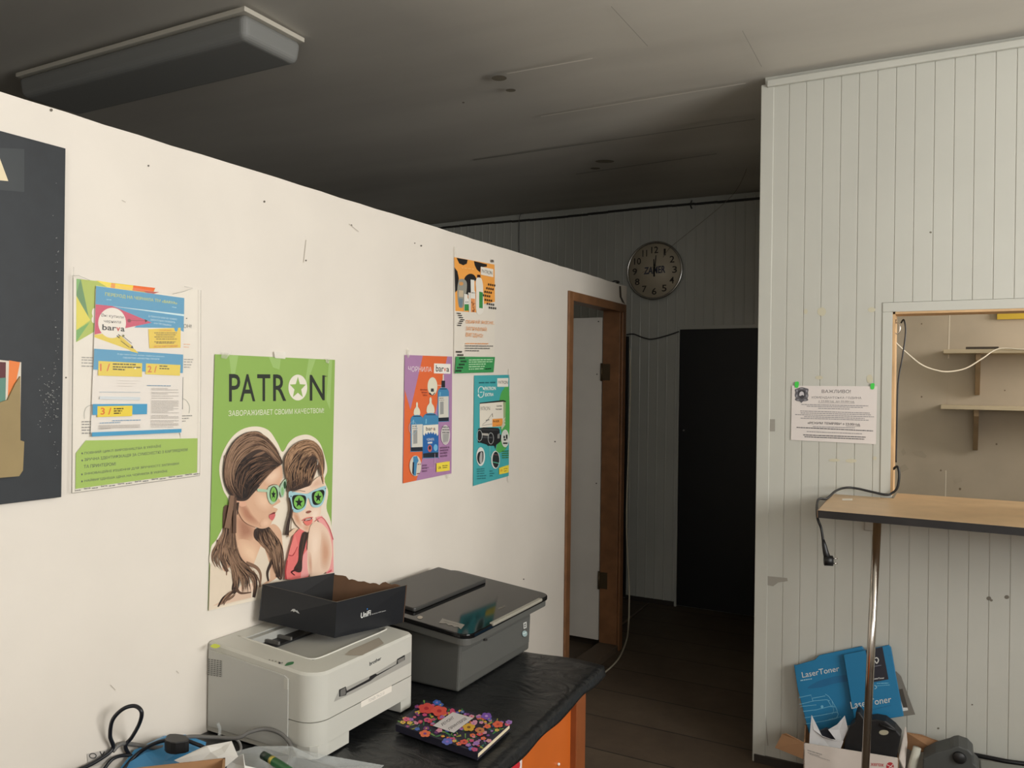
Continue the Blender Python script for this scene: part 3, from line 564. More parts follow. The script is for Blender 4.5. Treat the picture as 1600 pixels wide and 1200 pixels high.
for pts, wd, c in (([(940, 470), (1000, 380), (1090, 330)], (36, 14), (176, 138, 106)), ([(850, 380), (950, 280), (1060, 230)], (20, 8), HR3), ([(1000, 560), (1060, 500), (1100, 460)], (46, 12), HR3), ([(1190, 360), (1200, 460), (1210, 620)], (26, 10), (176, 134, 98)), ([(1160, 400), (1180, 520), (1210, 640)], (14, 8), HR2), ([(1000, 200), (1080, 230), (1150, 300)], (18, 8), (160, 122, 92)), ([(880, 620), (960, 560), (1010, 500)], (10, 4), HR3), ([(900, 680), (990, 620), (1050, 560)], (10, 5), HR2), ([(1040, 420), (1090, 440), (1120, 500)], (20, 8), (30, 24, 22)), ([(1080, 640), (1110, 570), (1130, 520)], (14, 6), HR3)): a.line(pts, wd, c, 6)
a.star(1160, 395, 22, 22, (206, 196, 180)); a.line([(1158, 400), (1148, 440)], 6, (206, 196, 180))
a.strands([(850, 700), (815, 520), (830, 360), (920, 230), (1080, 185), (1190, 280), (1222, 430)], [(1000, 680), (960, 540), (980, 420), (1040, 340), (1100, 320), (1150, 380), (1190, 520)], 170, 8, [(92, 68, 54), (60, 44, 36), (150, 114, 86), (120, 90, 68), (176, 138, 106)], 6)
a.strands([(1000, 260), (900, 380), (845, 520), (850, 700)], [(1150, 390), (1110, 480), (1090, 580), (1070, 645)], 110, 8, [(60, 44, 36), (110, 82, 64), (44, 32, 28), (150, 116, 88)], 7)
fb = (160, 200, 206)
a.blob([(850, 720), (950, 730), (1040, 740), (1100, 710), (1220, 660), (1238, 690), (1215, 820), (1160, 880), (1090, 870), (1060, 790), (1040, 800), (1020, 890), (950, 935), (890, 920), (865, 850)], fb, 4)
a.blob([(885, 770), (950, 752), (1025, 768), (1022, 850), (985, 895), (930, 905), (895, 870)], (20, 24, 20), 4); a.ell(957, 830, 56, 70, (122, 184, 84)); a.star(955, 832, 44, 56, (18, 22, 18))
a.blob([(1090, 740), (1140, 712), (1205, 700), (1220, 740), (1190, 830), (1140, 858), (1100, 840)], (20, 24, 20), 4); a.ell(1158, 778, 46, 66, (122, 184, 84)); a.star(1156, 780, 38, 52, (18, 22, 18))
a.ell(872, 768, 7, 7, (60, 80, 100), 10); a.ell(1230, 686, 6, 6, (60, 80, 100), 10)
a.line([(880, 722), (950, 708), (1020, 716)], 5, HR2, 4)
a.blob([(1030, 930), (1060, 915), (1085, 925), (1050, 945)], (150, 90, 76), 4)
a.poly([(1000, 1010), (1045, 1000), (1095, 985), (1085, 1010), (1020, 1030)], (110, 40, 44)); a.line([(1020, 1015), (1080, 1000)], 7, (226, 214, 206)); a.blob([(1002, 1025), (1060, 1020), (1095, 1000), (1085, 1050), (1045, 1072), (1015, 1055)], (226, 122, 110), 4); a.line([(985, 1020), (1040, 990), (1100, 985)], 8, (216, 110, 104), 4)
a.line([(850, 780), (870, 900), (840, 1060), (825, 1170)], (14, 44), HR, 5); a.line([(890, 900), (870, 1050), (865, 1150)], 8, HR2, 5)
# pink blouse and shoulder
a.zoom(7.5, 320, 800)
PK = (226, 116, 112); PKL = (234, 160, 156); PKD = (170, 60, 62)
a.poly([(905, 780), (915, 640), (960, 440), (1010, 260), (1080, 190), (1170, 240), (1160, 420), (1180, 760), (1000, 790)], PK)
a.poly([(1270, 60), (1340, 40), (1420, 150), (1470, 300), (1480, 700), (1390, 720), (1440, 400), (1400, 220), (1320, 130)], PKL); a.poly([(1120, 500), (1180, 420), (1190, 740), (1090, 770)], PKL)
a.blob([(1200, 180), (1290, 110), (1380, 170), (1430, 260), (1460, 420), (1450, 560), (1400, 690), (1200, 740), (1170, 480)], SKL, 5); a.soft([(1330, 220), (1425, 310), (1448, 520), (1395, 690), (1320, 620)], SKL, (206, 158, 130)); a.soft([(1190, 240), (1290, 160), (1330, 300), (1280, 600), (1200, 620)], SKL, (242, 216, 194)); a.soft([(1180, 480), (1215, 500), (1225, 720), (1195, 735)], SKL, (206, 160, 136), 5)
a.poly([(1020, 250), (1060, 400), (990, 500), (945, 490), (975, 380)], (232, 128, 122)); a.line([(1050, 400), (1000, 500), (950, 500)], 8, PKD, 4); a.line([(1250, 110), (1340, 60), (1420, 170), (1470, 320)], (6, 10), (206, 90, 96), 5); a.line([(930, 560), (910, 690), (920, 780)], 16, PKD, 4)
a.blob([(1110, 240), (1170, 245), (1150, 360), (1110, 520), (1100, 680), (1050, 700), (1010, 660), (1060, 560), (1070, 400)], HR, 4); a.line([(1060, 660), (1010, 680), (980, 700), (1020, 735)], (24, 8), (60, 24, 28), 5); a.line([(1135, 260), (1110, 400), (1090, 560)], 8, HR2, 5)
a.poly([(950, 240), (1010, 190), (1060, 180), (1000, 260), (950, 300)], (222, 190, 160)); a.poly([(1390, 710), (1450, 665), (1452, 690), (1420, 705)], (214, 90, 100))
a.build('printed_figures', gp)
a = wall_art(.007).zoom(2.727, 310, 530); a.poly([(322, 52), (374, 56), (370, 84), (326, 80)], film('white_tape', .8, (236, 230, 218), .4)); a.build('tape', gp)
for q in ([(100, 56), (140, 58), (120, 84), (96, 80)], [(540, 82), (560, 82), (556, 104), (544, 100)], [(1, 1)]):
    if len(q) > 1: b_ = wall_art(.007).zoom(2.727, 310, 530); b_.poly(q, tapem); b_.build('tape', gp)

# --- ink bottle poster
bp = thing('ink_poster', 'orange and purple ink bottle poster, leftmost of the three small posters by the doorway', 'poster', (.003, 2.33, 1.11))
def dim(c, k=1.02): return tuple(min(255, int(v*k)) for v in c)
OR = (214, 100, 52); PU = (164, 122, 160); BT = (64, 130, 170); CRM = (216, 212, 190)
a = wall_art(.003).zoom(5.22, 620, 540)
a.poly([(65, 76), (452, 90), (446, 1042), (50, 1124)], dim(PU)); a.poly([(210, 82), (412, 88), (320, 520), (160, 1100), (50, 1124), (65, 360), (110, 520)], dim(OR)); a.poly([(65, 76), (212, 82), (112, 520), (66, 340)], dim(PU))
a.text('ЧОРНИЛА', (92, 212), (284, 214), (284, 174), (94, 168), (226, 216, 216), -.004); a.poly([(304, 145), (438, 150), (436, 230), (302, 226)], dim(white, 1)); a.text('bar', (318, 212), (382, 214), (382, 162), (319, 158), (40, 38, 38), .01); a.text('v', (382, 212), (402, 212), (402, 182), (382, 182), (206, 90, 60), .01); a.text('a', (404, 214), (426, 214), (426, 182), (404, 182), (40, 38, 38), .01)
a.ell(290, 332, 40, 74, CRM); a.poly([(278, 350), (300, 350), (302, 376), (276, 376)], (50, 56, 60)); a.poly([(262, 384), (272, 384), (288, 405), (308, 382), (312, 388), (290, 410), (264, 396)], (40, 40, 44)); a.line([(330, 324), (370, 324)], 3, (226, 216, 206))
def bottle(x0, x1, yt, yb, cap, dark, label):
    c = (x0+x1)/2; h = yb-yt; ww = x1-x0
    if cap == 'w':
        a.blob([(c, yt), (c+ww*.07, yt+h*.03), (c+ww*.08, yt+h*.10), (c+ww*.22, yt+h*.16), (c+ww*.22, yt+h*.26), (c-ww*.22, yt+h*.26), (c-ww*.22, yt+h*.16), (c-ww*.08, yt+h*.10), (c-ww*.07, yt+h*.03)], CRM, 4)
    else:
        a.line([(c, yt-.02*h), (c, yt+.12*h)], 9, CRM); a.poly([(c-ww*.16, yt+h*.11), (c+ww*.16, yt+h*.11), (c+ww*.16, yt+h*.26), (c-ww*.16, yt+h*.26)], (34, 36, 40)); a.poly([(c-ww*.2, yt+h*.26), (c+ww*.2, yt+h*.26), (c+ww*.2, yt+h*.29), (c-ww*.2, yt+h*.29)], CRM)
    a.blob([(c-ww*.25, yt+h*.27), (c+ww*.25, yt+h*.27), (x1-2, yt+h*.34), (x1, yt+h*.45), (x1, yb-12), (x1-6, yb), (x0+6, yb+4), (x0, yb-10), (x0, yt+h*.45), (x0+2, yt+h*.34)], BT, 3)
    a.line([(c-ww*.3, yt+h*.29), (c+ww*.3, yt+h*.29)], 8, (36, 66, 90)); a.poly([(x0+1, yb-h*.08), (x1-1, yb-h*.09), (x1-3, yb-3), (x0+4, yb)], (26, 34, 46))
    a.line([(x0+ww*.22, yt+h*.36), (x0+ww*.2, yt+h*.44)], 8, (120, 180, 206))
    if label:
        a.poly([(x0+ww*.08, yt+h*.46), (x1-ww*.04, yt+h*.45), (x1-ww*.04, yb-h*.09), (x0+ww*.08, yb-h*.08)], (206, 202, 190))
        a.words((x0+ww*.14, yt+h*.5), (c, yt+h*.5), 5, (60, 60, 60)); a.words((x0+ww*.14, yt+h*.54), (c+5, yt+h*.54), 4, (60, 60, 60))
        a.poly([(x0+ww*.2, yt+h*.57), (c+ww*.02, yt+h*.565), (c+ww*.02, yb-h*.16), (x0+ww*.2, yb-h*.15)], (150, 150, 146)); a.words((x1-ww*.2, yb-h*.12), (x1-ww*.2, yt+h*.47), 12, (50, 50, 52), .7)
bottle(332, 424, 245, 618, 'k', 0, True); bottle(110, 214, 460, 862, 'w', 0, True); bottle(208, 336, 420, 914, 'w', 0, False)
a.poly([(212, 650), (334, 642), (334, 745), (212, 760)], (226, 218, 200)); a.text('bar', (234, 693), (286, 692), (286, 660), (235, 662), (38, 38, 40), .01); a.text('v', (286, 690), (296, 690), (296, 672), (286, 672), (206, 90, 60)); a.text('a', (296, 692), (310, 691), (310, 670), (296, 671), (38, 38, 40), .01)
st = []
for i in range(13): x = 210+i*10.5; st.append((x, (722, 742)[i % 2] - 22*math.sin(i/12*PI)))
a.poly(st+[(336, 800), (334, 862), (210, 880)], (34, 96, 160)); a.text('ЧОРНИЛА', (240, 778), (300, 774), (300, 752), (240, 756), (220, 220, 214)); a.words((248, 800), (290, 797), 14, (206, 206, 206)); a.ell(265, 838, 17, 30, (190, 90, 84)); a.ell(265, 834, 9, 16, (30, 34, 50)); a.ell(312, 832, 16, 28, (110, 176, 212))
a.ell(392, 728, 37, 80, (190, 184, 180)); a.ring(392, 728, 37, 80, 3, (226, 220, 214))
for y in (668, 690, 712): a.words((366, y), (424, y), 7, (90, 88, 88))
a.poly([(372, 720), (420, 716), (412, 780), (372, 790)], (160, 158, 154)); a.ring(126, 670, 33, 52, 3, (150, 180, 200))
a.ell(146, 980, 48, 84, (206, 196, 180)); a.poly([(128, 905), (160, 900), (172, 940), (160, 960), (150, 1060), (128, 1058)], BT); a.poly([(124, 950), (136, 950), (132, 1058), (120, 1040)], (26, 30, 46)); a.words((164, 972), (190, 970), 7, (120, 70, 60)); a.words((156, 1050), (180, 1046), 8, (120, 60, 50))
for y in (840, 862, 884, 908): a.words((352, y), (422-(y % 3)*8, y-5), 13, (120, 84, 116))
for y in (984, 1006, 1030): a.words((204, y), (244+(y == 1006)*12, y-4), 12, (120, 84, 116))
for y in (364, 386, 408): a.words((190+(y-364)*.5, y), (242, y+2), 10, (160, 70, 40))
a.line([(304, 880), (302, 996), (240, 1000)], 2.4, (196, 170, 190)); a.blob([(322, 958), (418, 944), (424, 950), (424, 1010), (418, 1018), (322, 1030), (317, 1022), (317, 966)], (232, 210, 70), 3); a.text('UA', (330, 1006), (354, 1004), (354, 982), (330, 984), (50, 46, 30), .02); a.words((364, 984), (410, 980), 7, (120, 110, 50)); a.words((366, 1000), (404, 996), 7, (120, 110, 50))
a.build('printed_sheet', bp)
for q in ([(84, 30), (104, 32), (102, 100), (84, 96)], [(404, 1056), (436, 1050), (430, 1078), (408, 1084)]): b_ = wall_art(.0068).zoom(5.22, 620, 540); b_.poly(q, tapem); b_.build('tape', bp)

# --- orange and black poster
op = thing('refill_poster', 'white poster with orange and black bottle picture, highest of the three small posters', 'poster', (.003, 2.62, 1.48))
a = wall_art(.003).zoom(5.455, 700, 380); OG = (236, 162, 76)
a.poly([(52, 118), (402, 176), (404, 500), (388, 1092), (50, 1112)], (222, 214, 200))
a.poly([(52, 118), (396, 182), (400, 500), (300, 520), (240, 590), (62, 578), (58, 300)], OG)
BK = (34, 32, 32)
a.poly([(72, 124), (168, 142), (160, 175), (130, 188), (95, 172)], BK); a.poly([(220, 152), (332, 180), (330, 200), (276, 205), (274, 250), (245, 225), (228, 190)], BK); a.poly([(54, 205), (80, 240), (92, 300), (80, 400), (60, 420)], BK); a.blob([(140, 300), (180, 262), (220, 270), (240, 310), (200, 350), (190, 430), (150, 440), (135, 400)], BK, 4)
a.blob([(90, 320), (110, 305), (140, 310), (160, 340), (156, 420), (140, 450), (130, 540), (100, 550), (84, 500), (78, 400)], (150, 148, 136), 4); a.ell(112, 345, 18, 16, (206, 150, 90)); a.poly([(92, 400), (130, 404), (130, 460), (92, 456)], (196, 178, 150)); a.poly([(88, 470), (126, 474), (120, 545), (92, 545)], (110, 130, 140))
a.poly([(192, 310), (224, 314), (224, 400), (232, 420), (230, 588), (192, 590), (194, 420)], (226, 222, 212)); a.poly([(194, 470), (228, 474), (230, 588), (194, 588)], (226, 150, 90)); r = random.Random(2)
for i in range(26): a.ell(r.uniform(198, 226), r.uniform(500, 582), 3, 4, (120, 70, 40), 6)
a.blob([(244, 296), (276, 296), (292, 340), (296, 400), (298, 580), (240, 592), (236, 400), (232, 340)], (228, 222, 210), 4); a.poly([(246, 268), (272, 270), (274, 294), (246, 292)], (60, 30, 24)); a.poly([(262, 412), (294, 420), (292, 556), (262, 552)], (62, 140, 74)); a.poly([(134, 432), (162, 436), (164, 470), (178, 480), (176, 570), (132, 578)], (226, 222, 212)); a.poly([(136, 520), (174, 520), (174, 574), (136, 576)], (62, 140, 74)); a.poly([(168, 420), (190, 424), (190, 590), (176, 590)], (214, 208, 196)); a.words((142, 505), (170, 505), 6, (120, 120, 110)); a.words((196, 425), (226, 428), 7, (120, 120, 110))
a.poly([(275, 200), (382, 222), (382, 290), (276, 268)], (230, 222, 208)); a.text('PATR', (284, 252), (336, 262), (336, 232), (284, 222), (40, 38, 36), -.004); a.ring(345, 250, 9, 16, 3, (40, 38, 36)); a.text('N', (356, 266), (372, 269), (372, 240), (356, 237), (40, 38, 36)); a.words((110, 214), (220, 226), 8, (240, 186, 110), .4)
for row, (y, xs, dy) in enumerate(((352, 343, 3), (384, 328, 3), (414, 312, 3), (444, 298, 3), (482, 314, 3), (516, 331, 3), (550, 348, 2))):
    for k in range(4): a.ell(xs+k*17, y+k*dy, 5, 11, BK, 8)
for i, y in enumerate((600, 618, 636, 654, 668, 684, 702)): xo = (0, 10, 18, 30, 20, 10, 2)[i]; a.words((70+xo, y+2), (102+xo, y+4), 9, (50, 48, 46), 1.4)
for t, x1, y, k in (('ОБИРАЙ ЯКІСНЕ,', 386, 690, 36), ('ЗАПРАВЛЯЙ', 322, 745, 36), ('ВИГІДНО!', 290, 805, 36)): a.text(t, (144, y-2), (x1, y+6), (x1, y-30), (146, y-44), (230, 156, 92), .004)
for i, (y, c) in enumerate(((860, (226, 160, 110)), (880, (120, 116, 110)), (900, (120, 116, 110)), (920, (120, 116, 110)))): a.words((140, y), ((340, 376, 350, 262)[i], y+2), 9, c)
a.poly([(58, 966), (392, 970), (380, 1100), (50, 1110)], (60, 146, 84))
for i in range(7):
    xo = (0, 12, 24, 36, 20, 6, -8)[i]; y = 926+i*27
    for k in range(4): a.ell(66+xo+k*13, y, 5, 9, BK, 8)
for i, y in enumerate((1000, 1018, 1038, 1058, 1078)): a.words((165, y), ((370, 368, 310, 300, 296)[i], y-4), 9, (176, 214, 170), .9)
a.words((306, 1076), (356, 1073), 8, (24, 50, 30))
a.build('printed_sheet', op)
b_ = wall_art(.0062).zoom(5.455, 700, 380); b_.poly([(52, 30), (68, 32), (66, 122), (52, 120)], tapem); b_.build('tape', op)
b_ = wall_art(.0062).zoom(5.455, 700, 380); b_.ell(380, 152, 12, 12, (120, 112, 104), 8); b_.line([(370, 140), (392, 165)], 4, (70, 66, 60)); b_.build('pin', op)

# --- teal poster
tp = thing('cartridge_poster', 'teal and green toner cartridge poster, nearest the doorway of the three small posters', 'poster', (.003, 2.78, 1.05))
a = wall_art(.003).zoom(6.0, 730, 570); TE = (70, 164, 168); GN = (84, 166, 84)
a.poly([(66, 100), (396, 94), (390, 1042), (56, 1136)], TE); a.blob([(390, 205), (340, 230), (310, 290), (290, 420), (300, 560), (320, 640), (290, 720), (270, 800), (320, 820), (392, 700)], GN, 4)
a.poly([(282, 126), (386, 124), (384, 206), (282, 206)], (230, 224, 212)); a.text('PATR', (292, 178), (344, 178), (344, 150), (292, 150), (40, 38, 36), -.004); a.ring(354, 165, 8, 15, 3, (40, 38, 36)); a.text('N', (364, 180), (380, 180), (380, 150), (364, 150), (40, 38, 36)); a.words((108, 176), (272, 172), 14, (40, 110, 116))
a.text('PATRON', (164, 240), (266, 236), (268, 204), (166, 206), (232, 232, 222), .02); a.text('EXTRA', (166, 296), (246, 292), (248, 262), (167, 266), (232, 232, 222), .02)
a.line([(152, 222), (140, 206), (118, 208), (104, 232), (104, 262)], 6, (226, 230, 222), 4); a.line([(104, 285), (116, 304), (138, 302), (152, 280), (155, 250)], 6, (226, 230, 222), 4); a.poly([(145, 230), (158, 206), (160, 236)], (226, 230, 222)); a.poly([(96, 292), (104, 268), (114, 290)], (226, 230, 222)); a.words((118, 260), (146, 259), 6, (226, 230, 222))
a.poly([(116, 362), (336, 342), (340, 576), (116, 590)], (226, 218, 202)); a.poly([(116, 356), (336, 330), (362, 340), (360, 350), (336, 346), (116, 366)], (40, 38, 36)); a.poly([(336, 346), (360, 350), (356, 560), (340, 576)], (150, 170, 120)); a.text('PATR', (124, 428), (166, 426), (166, 392), (124, 394), (50, 48, 46), -.01); a.ring(177, 410, 9, 17, 2.4, (50, 48, 46)); a.text('N', (190, 426), (210, 425), (210, 390), (190, 391), (50, 48, 46), -.01)
a.text('Cartridge', (272, 398), (324, 396), (324, 376), (272, 380), (30, 30, 30), .02); a.text('Картридж', (266, 426), (324, 424), (324, 406), (266, 410), (30, 30, 30), .02); a.poly([(234, 508), (330, 502), (330, 572), (234, 582)], (232, 152, 70)); a.text('PN-7650R', (240, 540), (298, 538), (298, 518), (240, 520), (40, 34, 30), .02); a.words((270, 572), (316, 568), 6, (160, 110, 60))
a.line([(140, 560), (180, 530), (230, 460)], 3, (120, 116, 110)); a.words((172, 526), (204, 518), 7, (60, 60, 60)); a.words((136, 572), (230, 556), 4, (120, 116, 110)); a.line([(232, 455), (236, 490)], 4, (80, 60, 60))
a.poly([(100, 600), (150, 586), (290, 592), (302, 610), (304, 650), (318, 660), (310, 720), (270, 750), (262, 790), (250, 760), (190, 760), (180, 748), (120, 730), (98, 730)], (34, 34, 36)); a.poly([(134, 640), (196, 644), (196, 666), (134, 660)], (176, 170, 160)); a.poly([(130, 670), (236, 676), (230, 690), (130, 684)], (70, 70, 72)); a.line([(110, 606), (290, 612)], 6, (70, 72, 72)); a.poly([(282, 650), (304, 640), (300, 690), (280, 690)], (130, 130, 126)); a.poly([(340, 500), (356, 490), (345, 520), (356, 530), (340, 545), (356, 560), (320, 610), (316, 590)], (196, 196, 170))
a.ring(112, 664, 26, 52, 3, (206, 210, 206)); a.ring(218, 690, 27, 54, 3, (206, 210, 206)); a.ell(352, 690, 36, 82, (206, 206, 196)); a.ring(352, 690, 36, 82, 3, (230, 230, 224))
for x0, y0, x1, y1 in ((336, 665, 350, 690), (358, 655, 374, 690), (338, 695, 360, 710), (364, 690, 372, 700), (332, 728, 374, 742)): a.poly([(x0, y0), (x1, y0), (x1, y1), (x0, y1)], (40, 44, 40))
a.ell(122, 860, 40, 88, (220, 222, 214)); a.blob([(95, 830), (120, 812), (146, 818), (144, 900), (118, 930), (100, 915), (88, 880)], (40, 42, 44), 4); a.blob([(122, 820), (138, 830), (134, 920), (116, 920), (110, 880)], (170, 170, 166), 4)
a.ell(260, 890, 40, 84, (220, 222, 214)); a.ell(264, 890, 32, 76, (40, 46, 46)); a.line([(232, 910), (292, 924)], 8, (90, 176, 150)); a.line([(240, 840), (290, 846)], 4, (150, 90, 100)); a.line([(206, 760), (206, 850), (220, 870)], 2, (180, 220, 210))
for i, y in enumerate((980, 1000, 1022, 1045, 1068)): a.words((88, y+4), (158+(i > 2)*16, y-2), 10, (50, 120, 122))
for y in (1002, 1024, 1046): a.words((206, y), (232+(y == 1024)*16, y-2), 10, (50, 120, 122))
for i, y in enumerate((812, 832, 852, 872)): a.words((320, y+4), (384, y), 10, (60, 122, 60))
a.blob([(296, 966), (378, 940), (383, 946), (382, 1000), (376, 1010), (298, 1026), (294, 1018), (294, 974)], (232, 210, 70), 3); a.text('UA', (304, 1002), (324, 998), (324, 976), (304, 980), (200, 120, 40), .02); a.words((336, 980), (372, 974), 6, (120, 110, 50)); a.words((338, 1000), (368, 994), 6, (120, 110, 50))
a.build('printed_sheet', tp)
for q in ([(388, 40), (400, 40), (398, 120), (388, 120)], [(380, 1040), (394, 1036), (392, 1100), (382, 1104)]): b_ = wall_art(.0072).zoom(6.0, 730, 570); b_.poly(q, tapem); b_.build('tape', tp)

# =================================================================== THINGS ON THE PANELLED WALL
nt_ = thing('curfew_notice', 'white A4 notice headed ВАЖЛИВО! taped on panelled wall left of the hatch', 'notice', (1.2, YR-.004, 1.243))
NY_ = lambda x, y: AY(x, y, YR-.004)
a = Art(NY_, (0, -1, 0), .00004).zoom(8.889, 1220, 580)
a.poly([(155, 200), (1340, 210), (1322, 1015), (140, 955)], (214, 206, 200))
g1 = (84, 82, 84); g2 = (150, 146, 146)
a.text('ВАЖЛИВО!', (568, 302), (970, 305), (972, 258), (570, 256), (70, 66, 68), .005)
a.text('КОМЕНДАНТСЬКА ГОДИНА', (430, 384), (1118, 392), (1120, 356), (432, 348), (96, 92, 94), .005)
a.text('з 23:00год. до 05:00год.', (520, 432), (1025, 440), (1027, 410), (522, 402), (96, 92, 94), .005); a.line([(520, 438), (1025, 447)], 4, (96, 92, 94))
a.text('«РЕЖИМ ТЕМРЯВИ з 23:00год.', (370, 738), (1105, 762), (1108, 722), (372, 700), (54, 50, 52), .015); a.line([(905, 762), (1105, 768)], 4, (54, 50, 52))
for x0, y0, x1, y1, c in ((285, 462, 1215, 482, g2), (360, 486, 1140, 504, g2), (520, 516, 960, 526, g2), (270, 552, 1235, 582, g2), (275, 578, 1250, 606, g2), (200, 602, 1295, 634, g2), (325, 630, 1165, 656, g2), (275, 652, 1220, 682, g2), (445, 770, 1030, 786, g2), (220, 780, 1285, 830, g1), (360, 838, 1130, 870, g2), (310, 884, 1180, 916, g1), (330, 910, 1160, 944, g1)):
    a.words((x0, y0+6), (x1, y1+6), 12, c, 1.0)
a.blob([(230, 240), (290, 222), (350, 236), (385, 250), (378, 300), (384, 340), (372, 380), (384, 400), (350, 416), (310, 420), (286, 440), (262, 420), (220, 412), (196, 392), (208, 372), (196, 340), (202, 290), (196, 256)], (90, 88, 92), 3)
a.blob([(245, 270), (335, 270), (338, 330), (325, 365), (290, 385), (258, 365), (243, 330)], (54, 52, 56), 3); a.blob([(262, 300), (290, 280), (318, 298), (322, 340), (300, 330), (282, 340), (258, 340)], (190, 186, 188), 3)
for q in ((225, 270, 12, 18), (360, 275, 12, 18), (222, 345, 10, 22), (362, 345, 10, 22), (290, 240, 26, 8), (240, 398, 20, 8), (340, 400, 20, 8)): a.ell(*q, (140, 138, 142), 12)
a.build('paper_sheet', nt_)
for cx, cy in ((222, 188), (1274, 210)):
    b_ = Art(lambda x, y: AY(x, y, YR-.0062), (0, -1, 0)).zoom(8.889, 1220, 580); b_.blob([(cx-26, cy-30), (cx+4, cy-44), (cx+28, cy-34), (cx+22, cy+30), (cx-2, cy+44), (cx-26, cy+30)], (64, 196, 72), 4); b_.build('green_tape', nt_)

# counter shelf through the hatch
cs = thing('counter_shelf', 'wood-look serving counter with worn black edge under the hatch', 'counter', (2.0, 3.05, 1.03))
CT = 1.056; ctm = M('beige_laminate', (190, 160, 122), .4, noise=.08, nscale=12)
fl = AZ(1278, 797, CT); x_l = AY(1302, 768, YR).x
MB().prism([(fl.x, fl.y, CT-.022), (2.3, fl.y-.025, CT-.022), (2.3, YR-.019, CT-.022), (x_l, YR-.019, CT-.022)], (0, 0, .022), ctm).build('counter_top', cs, bevel=.001)
MB().box(HX+.012, HRX-.01, YR-.019, 3.36, CT-.022, CT, ctm).build('inner_sill', cs)
e = MB(); e.prism([(fl.x, fl.y-.003, CT-.024), (2.3, fl.y-.028, CT-.024), (2.3, fl.y-.025, CT-.024), (fl.x, fl.y, CT-.024)], (0, 0, .0235), M('black_edge_band', (24, 21, 20), .5, noise=.5, nscale=9))
e.build('front_edge_band', cs); tag(cs.children[-1], 'worn black edge band')
e = MB(); e.prism([(fl.x-.002, fl.y-.003, CT-.024), (fl.x, fl.y-.003, CT-.024), (x_l, YR-.02, CT-.024), (x_l-.002, YR-.02, CT-.024)], (0, 0, .0235), M('brown_edge', (120, 92, 66), .5)); e.build('side_edge_band', cs)
a = Art(lambda x, y: AZ(x, y, CT+.0006), (0, 0, 1)); a.poly([(1316, 779), (1332, 779), (1332, 782), (1316, 782)], (214, 206, 190)); a.build('label_strip', cs)
tpz = AY(1371, 812, 2.86); tpb = AY(1352, 1200, 2.86); dirp = (tpb-tpz)/(tpb.z-tpz.z)
chrome = M('chrome_tube', (190, 184, 176), .18, 1.0)
cp = thing('support_pole', 'slim chrome tube standing under the front of serving counter', 'pole', (tpb+dirp*(0-tpb.z))[:])
MB().tube([tpz+dirp*(CT-.023-tpz.z), tpb+dirp*(.006-tpb.z)], .0125, chrome, 20).build('tube', cp)
bz = tpb+dirp*(0-tpb.z); MB().tube([bz, bz+Vector((0, 0, .006))], .03, chrome, 24).build('foot_flange', cp)
# socket below the counter
so = thing('wall_socket', 'small grey socket box on panelled wall just below the counter', 'socket', (AY(1357, 826, YR)-Vector((0, .004, 0)))[:])
p0 = AY(1350, 829, YR-.012); p1 = AY(1366, 812, YR-.012)
MB().box(p0.x, p1.x, YR-.014, YR-.0005, p0.z, p1.z, M('grey_socket', (150, 146, 136), .4)).build('socket_box', so, bevel=.002)
MB().box(p0.x+.004, p1.x-.004, YR-.0155, YR-.014, p0.z+.004, p1.z-.004, M('socket_face', (176, 172, 162), .4)).build('socket_face', so)

# black extension cord on its hook
rub = M('black_rubber', (18, 18, 19), .45)
ec = thing('extension_cable', 'black power cord hooked in hatch corner, its plug dangling from counter end', 'cable', (1.35, 3.1, CT))
J = HX+.012
pts = [(J+.012, YR+.03, AY(1402, 505, YR+.03).z), (J+.022, YR+.025, AY(1403, 500, YR+.02).z), (J+.028, YR+.02, AY(1404, 520, YR+.02).z), (J+.018, YR+.02, AY(1400, 560, YR+.02).z), (J+.006, YR+.015, AY(1398, 600, YR+.02).z), (J+.004, YR+.015, AY(1396, 680, YR+.02).z), (J+.003, YR+.015, AY(1396, 722, YR+.02).z)]
q = [AY(1396, 733, YR), AY(1402, 729, YR-.01), AY(1405, 742, YR-.02), AY(1402, 762, YR-.02), AY(1393, 771, YR-.02), AY(1384, 773, YR-.025), AY(1360, 768, YR-.03), AY(1340, 763.5, YR-.035), AY(1322, 762, YR-.05), AY(1306, 767, YR-.1), AY(1292, 779, YR-.2)]
q += [Vector((q[-1].x-.022, q[-1].y-.05, CT+.004)), Vector((fl.x-.010, fl.y+.06, CT-.03)), AY(1283, 825, fl.y+.05), AY(1286, 845, fl.y+.05)]
MB().tube(smooth_path(pts, 6), .0028, rub).build('upper_cord', ec); MB().tube(smooth_path(q, 6), .0042, rub).build('cord', ec)
P0 = AY(1286, 843, fl.y+.05); P1 = AY(1290, 862, fl.y+.05); P2 = AY(1294, 876, fl.y+.05)
pg = MB().tube([P0, P0.lerp(P1, .5), P1, P2], [.0045, .0075, .009, .012], rub, 12); nn = (P2-P1).normalized(); sd = Vector((.95, .3, 0))
pg.tube([P2-sd*.012, P2+sd*.014], .0165, rub, 18); pg.tube([P2+sd*.014+Vector((0, 0, .008)), P2+sd*.028+Vector((0, 0, .008))], .0022, chrome, 8); pg.tube([P2+sd*.014-Vector((0, 0, .008)), P2+sd*.028-Vector((0, 0, .008))], .0022, chrome, 8)
pg.build('plug', ec)
hk = MB(); c = AY(1401, 513, YR+.02); hk.tube([c+Vector((.004*math.cos(t), 0, .02*math.sin(t)))+Vector((.007*math.cos(t), 0, 0)) for t in [2*PI*i/20 for i in range(20)]], .0022, chrome, 8, closed=True); hk.tube([c+Vector((-.004, 0, .02)), c+Vector((-.002, 0, .032))], .0015, rub, 6)
